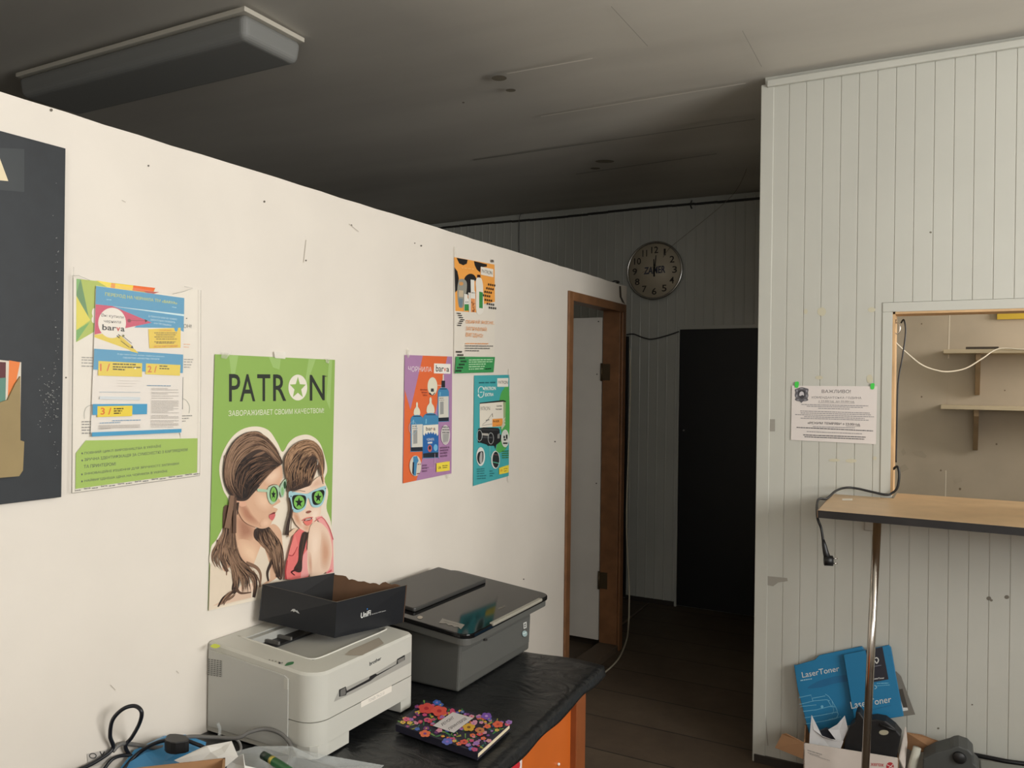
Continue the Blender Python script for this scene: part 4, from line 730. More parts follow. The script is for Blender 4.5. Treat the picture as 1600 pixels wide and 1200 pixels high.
tag(hk.build('hook_ring'), 'small steel ring hook at top left inside the hatch frame', 'hook')

# kiosk interior
shm = M('painted_shelf_board', (196, 180, 150), .6, noise=.08, nscale=10); brm = M('brown_bracket_board', (140, 116, 86), .65, noise=.15, nscale=12)
def kshelf(name, label, px, yt, yb, br_px, br_bot, zside):
    fy = KB-.17; pl = AY(px, yt, fy); pb_ = AY(px, yb, fy)
    t = thing(name, label, 'shelf', (2.5, KB-.085, pb_.z), 'shelves inside the kiosk')
    MB().box(pl.x, 2.89, fy, KB-.0005, pb_.z, pl.z, shm).build('shelf_board', t, bevel=.001)
    b0 = AY(br_px, br_bot, KB-.01)
    for k in range(2):
        x = b0.x+k*.62; MB().prism([(x, KB-.001, b0.z), (x, KB-.001, pb_.z-.0005), (x, KB-.15, pb_.z-.0005), (x, KB-.15, pb_.z-.03), (x, KB-.03, b0.z)], (.02, 0, 0), brm).build('bracket', t)
    return pl.z, fy
z1, fy = kshelf('wall_shelf', 'upper of the two shelves seen through the hatch, with dark slats on it', 1474, 546, 552, 1523, 617, 0)
kshelf('wall_shelf', 'lower of the two shelves seen through the hatch', 1470, 633, 639, 1520, 703, 0)
p0 = AY(1509, 546, fy+.05); p1 = AY(1560, 546, fy+.05)
tag(MB().box(p0.x, p1.x, fy+.02, fy+.08, z1+.0005, z1+.012, M('dark_slat', (66, 56, 46), .6)).build('wooden_slat'), 'short dark wooden slat lying on the upper kiosk shelf', 'slat')
p0 = AY(1558, 499, KB-.02); tag(MB().box(p0.x, 2.4, KB-.02, KB-.001, p0.z, p0.z+.1, M('yellow_sign', (206, 172, 56), .5)).build('yellow_sign'), 'yellow strip sign at top right inside the kiosk', 'sign')
cw = M('white_cable', (206, 196, 176), .4)
q = [AY(1397, 533, YR+.05), AY(1415, 550, 3.45), AY(1440, 570, 3.65), AY(1465, 579, 3.8), AY(1485, 580.5, 3.9), AY(1510, 575, 4.05), AY(1535, 560, 4.2), AY(1560, 545, 4.26), AY(1600, 546, 4.27), AY(1660, 548, 4.27)]
tag(MB().tube(smooth_path(q, 6), .0032, cw).build('white_cable'), 'thin white cable drooping across the hatch opening to the upper shelf', 'cable')
# =================================================================== CEILING LIGHT, CLOCK, WIRES
lt = thing('ceiling_light', 'unlit rectangular fluorescent fitting with milky cover on the ceiling', 'ceiling light', (-1.03, 1.99, HC-.1))
LX0, LX1, LY0, LY1 = -1.66, -.408, 1.862, 2.135
MB().box(LX0, LX1, LY0, LY1, HC-.022, HC-.006, M('fitting_base', (196, 190, 176), .4)).build('fitting_base', lt, bevel=.002)
df = MB(); i = .004; df.hexa([(LX0+i+.008, LY0+i+.008, HC-.102), (LX1-i-.008, LY0+i+.008, HC-.102), (LX1-i-.008, LY1-i-.008, HC-.102), (LX0+i+.008, LY1-i-.008, HC-.102), (LX0+i, LY0+i, HC-.022), (LX1-i, LY0+i, HC-.022), (LX1-i, LY1-i, HC-.022), (LX0+i, LY1-i, HC-.022)], M('milky_diffuser', (128, 128, 124), .6))
df.build('diffuser', lt, bevel=.024, seg=5)

ck = thing('wall_clock', 'round wall clock with chrome rim and pale dial on far wall', 'clock', (-.155, YF-.02, 2.02))
cc = Vector((-.157, YF, 2.204)); RR = .192
def disc(r0, y0, r1, y1, m, n=48):
    b = MB(); b.tube([cc+Vector((0, y0, 0)), cc+Vector((0, y1, 0))], [r0, r1], m, n); return b
disc(.186, -.004, .186, -.026, M('clock_body', (40, 38, 36), .5)).build('clock_case', ck)
disc(.178, -.0262, .178, -.028, M('clock_dial', (196, 184, 160), .5)).build('dial', ck)
rim = MB(); ring = [cc+Vector((.186*math.cos(2*PI*k/64), -.030, .186*math.sin(2*PI*k/64))) for k in range(64)]; rim.tube(ring, .0085, M('clock_chrome', (206, 204, 200), .2, 1.0), 12, closed=True); rim.build('rim', ck)
KY = YF-.0285
a = Art(lambda x, y: Vector((cc.x+x, KY, cc.z+y)), (0, -1, 0), .00005)
for k in range(1, 13):
    t = k*PI/6; x = math.sin(t)*.137; y = math.cos(t)*.137; s = str(k); ww = .032 if k < 10 else .048; h = .044
    if k == 1: ww = .013
    if k == 11: ww = .032
    a.text(s, (x-ww/2, y-h/2), (x+ww/2, y-h/2), (x+ww/2, y+h/2), (x-ww/2, y+h/2), (44, 36, 28), .012)
    a.build('numeral', ck); a.__init__(a.unp, (0, -1, 0), .00005)
a.text('ZAMER', (-.075, -.022), (.075, -.018), (.075, .03), (-.07, .026), (60, 62, 82), .03)
a.build('dial_lettering', ck)
hb = (18, 17, 16)
a = Art(lambda x, y: Vector((cc.x+x, KY-.004, cc.z+y)), (0, -1, 0), .00005); a.line([(0, -.04), (-.004, .075)], (.012, .006), hb); a.build('hour_hand', ck, solid=.001)
a = Art(lambda x, y: Vector((cc.x+x, KY-.007, cc.z+y)), (0, -1, 0), .00005); a.line([(0, -.03), (.012, .10)], (.009, .005), hb); a.ell(0, 0, .008, .008, hb, 16); a.build('minute_hand', ck, solid=.001)
a = Art(lambda x, y: Vector((cc.x+x, KY-.009, cc.z+y)), (0, -1, 0), .00005); a.line([(.02, .035), (-.085, -.01)], (.002, .0015), (120, 96, 70)); a.build('second_hand', ck, solid=.0006)

tw = M('pale_thread', (120, 112, 96), .6); dw = M('dark_wire', (54, 52, 50), .5)
q = [AY(1182, 222, 4.35), AY(1172, 250, 4.45), AY(1150, 298, 4.65), AY(1110, 336, 4.85), AY(1070, 368, 5.02), AY(1046, 388, 5.13), AY(1036, 402, YF-.037)]
tag(MB().tube(smooth_path(q, 5), .0014, tw, 6).build('string'), 'thin pale string running from ceiling down to the wall clock', 'string')
q = [AY(979, 523, YF-.012), AY(990, 522, YF-.012), AY(1003, 527, YF-.012), AY(1018, 530, YF-.012), AY(1040, 525, YF-.012), AY(1061, 518, YF-.012)]
tag(MB().tube(smooth_path(q, 5), .0045, dw, 6).build('sagging_wire'), 'dark wire sagging between the two black doors', 'wire')
q = [AY(729, 345, YF-.02), AY(732, 338, YF-.02), AY(733, 333, YF-.02), AY(740, 331, YF-.02)]
q = [AY(811, 398, YF-.01), AY(811, 360, YF-.01), AY(812, 338, YF-.01), AY(816, 334, YF-.01)]
tag(MB().tube(smooth_path(q, 4), .003, M('grey_wire', (110, 108, 104), .5), 6).build('hanging_wire'), 'thin grey wire hanging from ceiling edge behind the partition top', 'wire')
q = [AY(1081, 313, YF-.012), AY(1079, 320, YF-.012), AY(1081, 326, YF-.012)]
tag(MB().tube(smooth_path(q, 4), .005, dw, 6).build('wire_stub'), 'short dark wire stub poking out under the ceiling above the clock', 'wire')
q = [Vector((-.05, 4.0, 1.997)), AX(955, 441, -.03), AX(961, 439, -.03), AX(967, 441, -.03), Vector((-.07, 4.19, 1.998))]
tag(MB().tube(smooth_path(q, 4), .005, dw, 6).build('wire_offcut'), 'dark bent wire offcut lying on partition top near clock', 'wire')
GY = 4.31
q = [AY(984, 545, GY), AY(985, 600, GY), AY(982, 700, GY), AY(979, 800, GY), AY(980, 860, GY), AY(983, 915, GY), AY(983, 950, GY-.03), AY(982, 975, GY-.06), AZ(979, 1000, .012), AZ(966, 1030, .006), AZ(940, 1055, .006), AZ(908, 1080, .006), AZ(880, 1102, .006)]
tag(MB().tube(smooth_path(q, 5), .0045, M('cream_cable', (178, 170, 150), .4), 8).build('cream_cable'), 'cream cable hanging past the partition end and trailing over the floor', 'cable')
q = [AZ(1013, 943, .008), AZ(995, 957, .006), AZ(973, 974, .006), AZ(955, 982, .006)]
tag(MB().tube(q, .006, M('floor_cord_brown', (110, 96, 80), .6), 6).build('floor_cord'), 'faded brown cord lying on floor at the far end of corridor', 'cord')

# =================================================================== DESK AND WHAT STANDS ON IT
ZD = .59
og = M('orange_laminate', (196, 98, 34), .4, noise=.05, nscale=8); ogd = M('brown_orange_post', (132, 72, 34), .5, noise=.15, nscale=10)
dk = thing('desk', 'low desk with orange front panel below black oilcloth, against left wall', 'desk', (.33, 1.5, 0))
MB().box(.012, .64, .3, 2.29, ZD-.034, ZD-.009, ogd).build('desk_top', dk, bevel=.002)
MB().box(.625, .643, .34, 2.13, .05, ZD-.0345, og).build('front_panel', dk, bevel=.001)
MB().box(.60, .662, 2.13, 2.195, 0, ZD-.0345, ogd).build('corner_post', dk, bevel=.003)
MB().box(.02, .60, 2.16, 2.18, 0, ZD-.0345, ogd).build('end_panel', dk); MB().box(.02, .60, .36, .38, 0, ZD-.0345, ogd).build('end_panel', dk)
# oilcloth with soft wrinkles, its edges hanging down a little
def oil_mat():
    m = bpy.data.materials.new('black_oilcloth'); m.use_nodes = True; nt = m.node_tree; b = nt.nodes['Principled BSDF']
    b.inputs['Base Color'].default_value = (*lin((26, 27, 28)), 1); b.inputs['Roughness'].default_value = .36
    tc = nt.nodes.new('ShaderNodeTexCoord'); mp = nt.nodes.new('ShaderNodeMapping'); mp.inputs['Scale'].default_value = (5, 9, 5); mp.inputs['Rotation'].default_value = (0, 0, .9)
    n = nt.nodes.new('ShaderNodeTexNoise'); n.inputs['Scale'].default_value = 1.6; n.inputs['Detail'].default_value = 5; n.inputs['Distortion'].default_value = 1.6
    bp = nt.nodes.new('ShaderNodeBump'); bp.inputs['Strength'].default_value = .8; bp.inputs['Distance'].default_value = .012
    nt.links.new(tc.outputs['Object'], mp.inputs[0]); nt.links.new(mp.outputs[0], n.inputs['Vector']); nt.links.new(n.outputs['Fac'], bp.inputs['Height']); nt.links.new(bp.outputs[0], b.inputs['Normal']); return m
om = oil_mat(); ob = MB(); ny, nx = 110, 34; vs = []
for j in range(ny+1):
    y = .3+2.025*j/ny
    ex = .664 + (2.32-y)*.055 + .0018*math.sin(y*11) + .0008*math.sin(y*37)
    for i in range(nx+1):
        t = i/nx; x = .004 + (ex-.004)*min(1, t/.88); z = ZD-.0045
        z += .0016*math.sin(x*19+y*31)*math.sin(y*13-x*7) if t < .84 else 0
        if t > .88: k = (t-.88)/.12; x = ex + .006*k; z -= .028*k + .004*k*math.sin(y*23)
        yy = y + (.010*math.sin(x*14) if j == ny else 0)
        vs.append((x, yy, z))
ob.add(vs, [(j*(nx+1)+i, j*(nx+1)+i+1, (j+1)*(nx+1)+i+1, (j+1)*(nx+1)+i) for j in range(ny) for i in range(nx)], om, True)
tag(ob.build('oilcloth', solid=.0015), 'wrinkled black oilcloth covering the top of orange desk', 'tablecloth')
a = Art(lambda x, y: AX(x, y, .6445), (1, 0, 0)).zoom(4, 600, 1020); a.poly([(735, 715), (770, 700), (790, 708), (862, 640), (860, 760), (730, 760)], (226, 214, 210)); a.blob([(800, 690), (830, 668), (850, 690), (840, 730), (800, 745)], (196, 40, 50), 4); a.blob([(745, 712), (765, 706), (770, 740), (740, 745)], (196, 40, 50), 4)
tag(a.build('sticker', solid=.0006), 'red and white sticker on orange front panel of desk', 'sticker')
tag(wall_sp := MB().tube([AX(873, 1194, .645), AX(873, 1194, .647)], .004, M('white_chip', (235, 230, 220), .5), 8).build('white_tack'), 'tiny white tack in orange front panel of desk', 'tack')

# --- laser printer
pg_ = M('warm_grey_plastic', (192, 190, 180), .42); pgd = M('grey_plastic', (168, 167, 160), .45); blkp = M('black_plastic', (26, 26, 27), .4)
PX0, PX1, PY0, PY1 = .003, .345, 1.392, 1.772; PT = .783
lp = thing('laser_printer', 'light grey laser printer with output slot in top, at left of desk', 'printer', ((PX0+PX1)/2, (PY0+PY1)/2, ZD))
def body_outline(x0, x1, y0, y1, r, n=18):
    o = [(x0, y0)]
    o += [(x1-r+r*math.sin(k*PI/2/n), y0+r-r*math.cos(k*PI/2/n)) for k in range(n+1)]
    q = .014; o += [(x1-q+q*math.cos(k*PI/2/n), y1-q+q*math.sin(k*PI/2/n)) for k in range(n+1)]
    o += [(x0, y1)]; return o
ol = body_outline(PX0, PX1, PY0, PY1, .05)
# lower tray section with foot notches
lo = MB(); zs = .672
def top_z(x): return PT + (.345-x)*.075
lo.prism([(x, y, ZD+.028) for x, y in body_outline(PX0, PX1, PY0, PY1, .05)], (0, 0, zs-ZD-.029), pg_)
lo.prism([(x, y, ZD) for x, y in [(PX0, PY0), (PX1-.05, PY0), (PX1-.02, PY0+.008), (PX1-.006, PY0+.02), (PX1, PY0+.05), (PX1, PY0+.12), (PX0, PY0+.12)]], (0, 0, .0285), pg_)
lo.prism([(x, y, ZD) for x, y in [(PX0, PY1-.055), (PX1, PY1-.055), (PX1, PY1-.014), (PX1-.004, PY1-.004), (PX1-.014, PY1), (PX0, PY1)]], (0, 0, .0285), pg_)
lo.build('paper_tray', lp, bevel=.003)
up_ = MB(); n = len(ol); vs = [(x, y, zs+.0015) for x, y in ol] + [(x, y, top_z(x)-.006) for x, y in ol]
cx, cy = (PX0+PX1)/2, (PY0+PY1)/2
vs += [(cx+(x-cx)*.975, cy+(y-cy)*.975, top_z(x)) for x, y in ol]
fs = [(i, (i+1) % n, n+(i+1) % n, n+i) for i in range(n)] + [(n+i, n+(i+1) % n, 2*n+(i+1) % n, 2*n+i) for i in range(n)] + [tuple(reversed(range(n)))]
up_.add(vs, fs, pg_)
# top with recessed output bay
bx0, bx1, by0, by1 = .05, .275, 1.462, 1.752
inn = [(bx0, by0), (bx1, by0), (bx1, by1), (bx0, by1)]
top_o = [Vector(v) for v in vs[2*n:]]; ri = [Vector((x, y, top_z(x))) for x, y in inn]; rb = [Vector((.05, by0, top_z(.05)-.030)), Vector((bx1, by0, top_z(bx1)-.004)), Vector((bx1, by1, top_z(bx1)-.004)), Vector((.05, by1, top_z(.05)-.030))]
tt = tessellate_polygon([top_o, ri]); al = top_o+ri
up_.add(al, [f if (al[f[1]]-al[f[0]]).cross(al[f[2]]-al[f[0]]).z > 0 else tuple(reversed(f)) for f in tt], pg_)
up_.add(ri+rb, [(0, 4, 5, 1), (1, 5, 6, 2), (2, 6, 7, 3), (3, 7, 4, 0)], pgd); up_.add(rb, [(0, 1, 2, 3)], pgd)
up_.build('upper_housing', lp)
# slot the sheet comes out of, with grey lip
MB().box(.052, .068, by0+.004, by1-.004, top_z(.06)-.028, top_z(.06)-.002, pgd).build('exit_lip', lp)
MB().box(.069, .112, 1.488, 1.66, top_z(.10)-.0235, top_z(.10)-.018, blkp).build('exit_recess', lp)
MB().box(.072, .115, 1.512, 1.518, top_z(.1)-.018, top_z(.1)-.010, M('dim_grey_plastic', (96, 94, 90), .5)).build('exit_rib', lp)
MB().box(.072, .115, 1.555, 1.561, top_z(.1)-.018, top_z(.1)-.010, M('dim_grey_plastic', (96, 94, 90), .5)).build('exit_rib', lp)
rimb = MB(); rr = smooth_path([(bx1-.01, by1+.0, top_z(bx1)), (bx1+.002, by1-.02, top_z(bx1)), (bx1+.002, 1.6, top_z(bx1)), (bx1+.002, by0+.03, top_z(bx1)), (bx1-.01, by0+.004, top_z(bx1)), (bx1-.04, by0-.001, top_z(bx1-.04)), (.16, by0-.001, top_z(.16)), (.03, by0-.001, top_z(.03))], 5); rimb.tube(rr, .0022, M('pale_grey_plastic', (206, 204, 194), .4), 8); rimb.build('bay_rim', lp)
TN = Vector((.075, 0, 1)).normalized()
TA = lambda e=0.0006: Art(lambda x, y: (lambda d: CAM+d*((Vector((.345, 0, PT+e))-CAM).dot(TN)/d.dot(TN)))(ray(x, y)), (0, 0, 1), .00005)
a = TA(); a.poly([(539, 1023), (547, 1016), (592, 996), (600, 1005), (566, 1024), (546, 1024)], (160, 150, 136)); a.build('control_lid', lp)
a = TA(); a.blob([(329, 1009), (335, 1006), (343, 1008), (343, 1011), (336, 1013), (330, 1011)], (204, 214, 60), 3); a.build('yellow_sticker', lp)
a = TA(); a.blob([(445, 1040), (450, 1035), (459, 1034), (457, 1038), (448, 1040)], (50, 110, 66), 3); a.build('status_window', lp)
a = TA()
for k in range(5): a.ell(421+k*5, 1031+k*1.2, 1.2, 1, (130, 128, 120), 8)
a.ell(437, 1036, 1.8, 1.4, (40, 40, 40), 8); a.build('indicator_lights', lp)
FA = lambda e=.0006: Art(lambda x, y: AX(x, y, PX1+e), (1, 0, 0), .00005)
# manual feed slot in the front
a = FA(.0004).zoom(4.444, 300, 950); a.poly([(985, 652), (1020, 575), (1270, 455), (1520, 302), (1520, 378), (1120, 590)], (158, 156, 148)); a.build('feed_recess', lp)
a = FA(.0010).zoom(4.444, 300, 950); a.poly([(1022, 568), (1068, 545), (1075, 575), (1230, 492), (1235, 475), (1275, 455), (1285, 462), (1420, 390), (1425, 355), (1478, 325), (1478, 360), (1280, 474), (1240, 505), (1075, 590), (1070, 605), (1022, 617)], (30, 30, 31)); a.build('feed_slot', lp)
a = FA(.0016).zoom(4.444, 300, 950); a.poly([(1030, 570), (1066, 552), (1068, 600), (1030, 614)], (104, 102, 98)); a.build('paper_guide', lp)
a = FA(.0016).zoom(4.444, 300, 950); a.poly([(1428, 362), (1474, 338), (1474, 364), (1430, 386)], (120, 118, 112)); a.build('paper_guide', lp)
a = FA(.0005).zoom(4.444, 300, 950); a.text('brother', (1233, 402), (1314, 358), (1314, 336), (1233, 375), (52, 54, 54), .02); a.build('lettering', lp)
a = FA(.0008).zoom(4.444, 300, 950); a.poly([(1172, 652), (1386, 538), (1386, 580), (1174, 692)], (226, 220, 208)); a.text('TONER TN-2110', (1225, 656), (1335, 598), (1335, 578), (1225, 636), (150, 146, 138), -.01); a.build('paper_label', lp); tag(lp.children[-1], 'white paper toner label')
# side cover facing the camera
SA = Art(lambda x, y: AY(x, y, PY0-.0006), (0, -1, 0), .00005)
cov = MB(); pr = [(PX0+.004, ZD+.012), (.268, ZD+.012), (.268, .765), (.255, .772), (PX0+.004, .790)]
cov.prism([(x, PY0-.0002, z) for x, z in pr], (0, -.003, 0), M('side_cover_grey', (184, 183, 176), .45)); cov.build('side_cover', lp, bevel=.001)
a = Art(lambda x, y: AY(x, y, PY0-.0036), (0, -1, 0), .00004).zoom(4.444, 300, 950)
for i in range(9):
    for j in range(5): x = 112+j*20; y = 352+i*13+j*3; a.poly([(x, y), (x+14, y+2.5), (x+14, y+9), (x, y+6.5)], (96, 96, 92))
a.build('air_vent', lp)
MB().box(.256, .268, PY0-.0045, PY0-.0031, .742, .765, pg_).build('cover_latch', lp)

# --- open black cardboard tray on the printer
zb = PT+.016
P = [AZ(404, 966, zb+.010), AZ(523, 996, zb-.006), AZ(632, 968, zb-.010), None]
P0 = Vector((.016, 1.60, zb+.016)); P1 = AZ(523, 997, PT+.0135); P2 = AZ(631, 972, PT+.010)
P0 = AZ(404, 969, zb+.030)
Tt = [on(1, 410, 913, P0.y), on(1, 526, 941, P1.y), None]
hgt = .088
P3 = P0+(P2-P1)
bt = [P0, P1, P2, P3]
if P0.x < .008: dx = .008-P0.x; P0 = P0+Vector((dx, 0, 0)); bt[0] = P0; P3 = P0+(P2-P1); bt[3] = P3
if P3.x < .008: bt[3].x = .008
tops = [p+Vector((0, 0, hgt)) for p in bt]
tops[0] = on(0, 410, 913, bt[0].x); tops[1] = on(1, 526, 941, P1.y); tops[2] = on(1, 636, 914, P2.y)
tops[3] = bt[3]+Vector((0, 0, hgt)); tops[3] = on(1, 522, 895, max(bt[3].y, 1.7))
if tops[3].x < .008: tops[3] = on(0, 522, 895, .009)
bxm = M('black_printed_card', (24, 26, 30), .38); inn_ = M('brown_card', (104, 76, 54), .8, noise=.08)
ub = thing('open_cardboard_box', 'open shallow black box on top of light grey printer', 'box', ((bt[0]+bt[2])/2)[:])
cen = sum(bt, Vector())/4; tcen = sum(tops, Vector())/4
def wallq(b, i, j, th, mo, mi_, torn=False):
    A, B, C_, D = bt[i], bt[j], tops[j], tops[i]
    nrm = (B-A).cross(D-A).normalized()
    if nrm.dot(cen-A) < 0: nrm = -nrm
    N = 24 if torn else 1; top = []
    for k in range(N+1):
        t = k/N; q = D.lerp(C_, t)
        if torn: q = q - Vector((0, 0, .0035*abs(math.sin(t*21))+.0025*abs(math.sin(t*53)) + (.007 if .35 < t < .8 else 0)))
        top.append(q)
    poly = [A, B]+top[::-1]
    b.add(poly, tessellate_polygon([poly]), mo); p2 = [p+nrm*th for p in poly]; b.add(p2, tessellate_polygon([p2]), mi_)
    n = len(poly); q = [(k, (k+1) % n, n+(k+1) % n, n+k) for k in range(n)]; b.add(poly+p2, [q[0], q[1], q[-1]], mo); b.add(poly+p2, q[2:-1], mi_ if torn else M('card_edge', (120, 112, 100), .7))
inb = M('black_card_inside', (24, 23, 23), .7)
for i, j, tn, mi_ in ((0, 1, False, inb), (1, 2, False, inb), (2, 3, True, inn_), (3, 0, False, inb)):
    b = MB(); wallq(b, i, j, .0025, bxm, mi_, tn); b.build('box_side', ub)
b = MB(); b.add([p+Vector((0, 0, .0015)) for p in bt], [(0, 1, 2, 3)], inn_); b.add([p for p in bt], [(3, 2, 1, 0)], bxm); b.build('box_bottom', ub)
ef = (P2-P1); uy = ef.normalized(); uz = (tops[1]-P1).normalized(); nf = uy.cross(uz)
if nf.x < 0: nf = -nf
def on_plane(x, y, p, n): d = ray(x, y); return CAM + d*((p-CAM).dot(n)/d.dot(n))
a = Art(lambda x, y: on_plane(x, y, P1+nf*.0025, nf), nf, .00005).zoom(6.154, 400, 880)
a.text('UniFi', (1006, 532), (1100, 500), (1106, 448), (1010, 478), (214, 214, 210), .02); a.text('Enterprise WiFi System', (1112, 498), (1248, 462), (1248, 450), (1112, 486), (190, 190, 188), .01); a.ell(1070, 440, 5, 8, (40, 110, 180), 8)
a.build('lettering', ub)
uv = (P0-P1).normalized(); nl = uv.cross((tops[1]-P1).normalized())
if nl.y > 0: nl = -nl
a = Art(lambda x, y: on_plane(x, y, P1+nl*.0006, nl), nl, .00005).zoom(6.154, 400, 880)
a.poly([(332, 462), (352, 440), (372, 440), (388, 458), (394, 450), (420, 486), (400, 478), (376, 462), (362, 470), (352, 458)], (176, 176, 172)); a.build('emblem', ub)

# --- multifunction inkjet
mf = thing('inkjet_scanner_printer', 'dark grey inkjet with glossy black scanner lid, at right of light grey printer', 'printer', (.24, 2.12, ZD))
eg = M('charcoal_plastic', (84, 84, 80), .45); egl = M('charcoal_plastic_light', (90, 90, 86), .4); gl = M('glossy_black_lid', (16, 16, 17), .07, spec=.35); gm = M('dark_matte_plastic', (58, 57, 55), .4)
EY0, EY1, EX1 = 1.908, 2.335, .40
eb = MB(); eb.hexa([(.07, EY0, ZD), (EX1, EY0, ZD), (EX1, EY1, ZD), (.07, EY1, ZD), (.07, EY0, .742), (EX1+.006, EY0, .728), (EX1+.006, EY1, .728), (.07, EY1, .742)], eg); eb.build('printer_base', mf, bevel=.006)
MB().hexa([(EX1-.004, EY0+.006, ZD+.025), (EX1+.0028, EY0+.006, ZD+.025), (EX1+.0028, EY1-.006, ZD+.025), (EX1-.004, EY1-.006, ZD+.025), (EX1-.002, EY0+.006, .700), (EX1+.0062, EY0+.006, .700), (EX1+.0062, EY1-.006, .700), (EX1-.002, EY1-.006, .700)], egl).build('front_cover', mf, bevel=.001)
def lidz(x): return .763+(.455-x)*.095
LYA, LYB, LXA, LXB = 1.872, 2.385, .068, .452
def rr_out(x0, x1, y0, y1, r, n=6):
    o = []
    for cx, cy, a0 in ((x1-r, y0+r, -PI/2), (x1-r, y1-r, 0), (x0+r, y1-r, PI/2), (x0+r, y0+r, PI)):
        o += [(cx+r*math.cos(a0+k*PI/2/n), cy+r*math.sin(a0+k*PI/2/n)) for k in range(n+1)]
    return o
def slab(b, x0, x1, y0, y1, r, zlo, zhi, m):
    o = rr_out(x0, x1, y0, y1, r); n = len(o); b.add([(x, y, lidz(x)+zlo) for x, y in o]+[(x, y, lidz(x)+zhi) for x, y in o], [tuple(reversed(range(n))), tuple(range(n, 2*n))]+[(i, (i+1) % n, n+(i+1) % n, n+i) for i in range(n)], m); return b
slab(MB(), LXA, LXB-.006, LYA+.004, LYB-.004, .03, -.034, -.014, eg).build('scanner_bed', mf, bevel=.002)
slab(MB(), LXA, LXB, LYA, LYB, .035, -.0135, 0, gl).build('scanner_lid', mf, bevel=.003)
slab(MB(), .045, .238, 1.925, 2.335, .008, .0005, .012, gm).build('rear_feed_cover', mf, bevel=.003)
a = Art(lambda x, y: (lambda q: Vector((q.x, q.y, lidz(q.x)+.0006)))(on_plane(x, y, Vector((.455, 0, .763)), Vector((.095, 0, 1)).normalized())), (0, 0, 1), .00005).zoom(5.454, 620, 880)
a.ell(198, 463, 23, 14, (160, 150, 136)); a.build('power_button', mf)
a.__init__(a.unp, (0, 0, 1), .00005); a.zoom(5.454, 620, 880); a.poly([(388, 472), (580, 526), (545, 566), (525, 545), (490, 545), (470, 532), (440, 530), (420, 515), (388, 515), (358, 512)], (128, 124, 116)); a.words((400, 500), (530, 530), 5, (90, 86, 80)); a.build('button_panel', mf)
a.__init__(a.unp, (0, 0, 1), .00005); a.zoom(5.454, 620, 880); a.text('EPSON', (868, 398), (925, 372), (918, 358), (862, 384), (130, 124, 112), .02); a.build('lettering', mf)
hb_ = MB(); hb_.box(LXB-.010, LXB+.005, LYA+.13, LYB-.07, lidz(LXB)-.006, lidz(LXB)+.0035, M('satin_handle', (150, 146, 134), .4)); hb_.build('lid_handle', mf, bevel=.003)
a = Art(lambda x, y: AX(x, y, EX1+.0075), (1, 0, 0), .00005).zoom(5.454, 620, 880)
a.poly([(1078, 510), (1106, 498), (1106, 550), (1080, 560)], (206, 206, 200)); a.poly([(1085, 518), (1100, 511), (1100, 542), (1086, 550)], (60, 60, 58)); a.poly([(1089, 525), (1096, 522), (1096, 536), (1089, 540)], (206, 206, 200)); a.build('icon_label', mf)
a = Art(lambda x, y: AX(x, y, EX1+.0075), (1, 0, 0), .00005).zoom(5.454, 620, 880); a.ell(1090, 600, 22, 26, (150, 172, 172)); a.words((1076, 606), (1104, 594), 8, (206, 214, 210)); a.build('round_label', mf)
a = Art(lambda x, y: AX(x, y, EX1+.0100), (1, 0, 0), .00005).zoom(5.454, 620, 880); a.ell(760, 652, 13, 11, (44, 42, 40)); a.build('sensor_dot', mf)

# --- floral notebook
nbz = ZD+.0015; NT = nbz+.017
nb = thing('notebook', 'hardcover notebook with dark floral cover and white label, lying on the desk', 'notebook', (.5, 1.72, nbz))
cr = [AZ(*q, NT) for q in ((663, 1094), (799, 1129), (747, 1176), (619, 1131))]
tilt = lambda k: [q-Vector((0, 0, k)) for q in cr]
nv = M('navy_cover', (34, 32, 48), .5)
MB().prism([Vector((q.x, q.y, NT-.003)) for q in cr], (0, 0, .003), nv).build('front_cover', nb, bevel=.001)
MB().prism([Vector((q.x, q.y, nbz)) for q in cr], (0, 0, .0025), nv).build('back_cover', nb, bevel=.001)
cc_ = sum(cr, Vector())/4; MB().prism([Vector((cc_.x+(q.x-cc_.x)*.97, cc_.y+(q.y-cc_.y)*.97, nbz+.0026)) for q in cr], (0, 0, .0113), M('page_block', (214, 200, 170), .7)).build('pages', nb)
sp_ = MB(); a0, a1 = cr[3], cr[2]; out = (a0-cr[0]).normalized()*.002
sp_.prism([Vector((a0.x, a0.y, nbz)), Vector((a1.x, a1.y, nbz)), Vector((a1.x+out.x, a1.y+out.y, nbz)), Vector((a0.x+out.x, a0.y+out.y, nbz))], (0, 0, .017), nv); sp_.build('spine', nb)
a = Art(lambda x, y: AZ(x, y, NT+.0004), (0, 0, 1), .000002).zoom(4, 600, 1020); r = random.Random(11)
def inside(x, y):
    q = [(252, 298), (795, 438), (588, 622), (78, 444)]; return all((q[(i+1) % 4][0]-q[i][0])*(y-q[i][1])-(q[(i+1) % 4][1]-q[i][1])*(x-q[i][0]) > 900 for i in range(4))
FL = [(206, 70, 66), (220, 110, 60), (196, 74, 116), (150, 110, 176), (214, 178, 60), (70, 100, 170), (206, 140, 160), (120, 60, 120)]; LV = [(62, 128, 70), (110, 150, 70), (50, 110, 96), (150, 150, 60)]
def petals(x, y, s, c, c2):
    for k in range(5): t = k*2*PI/5+x; a.ell(x+math.cos(t)*s*.55, y+math.sin(t)*s*.34, s*.48, s*.32, c, 10)
    a.ell(x, y, s*.3, s*.2, c2, 8)
n_ = 0
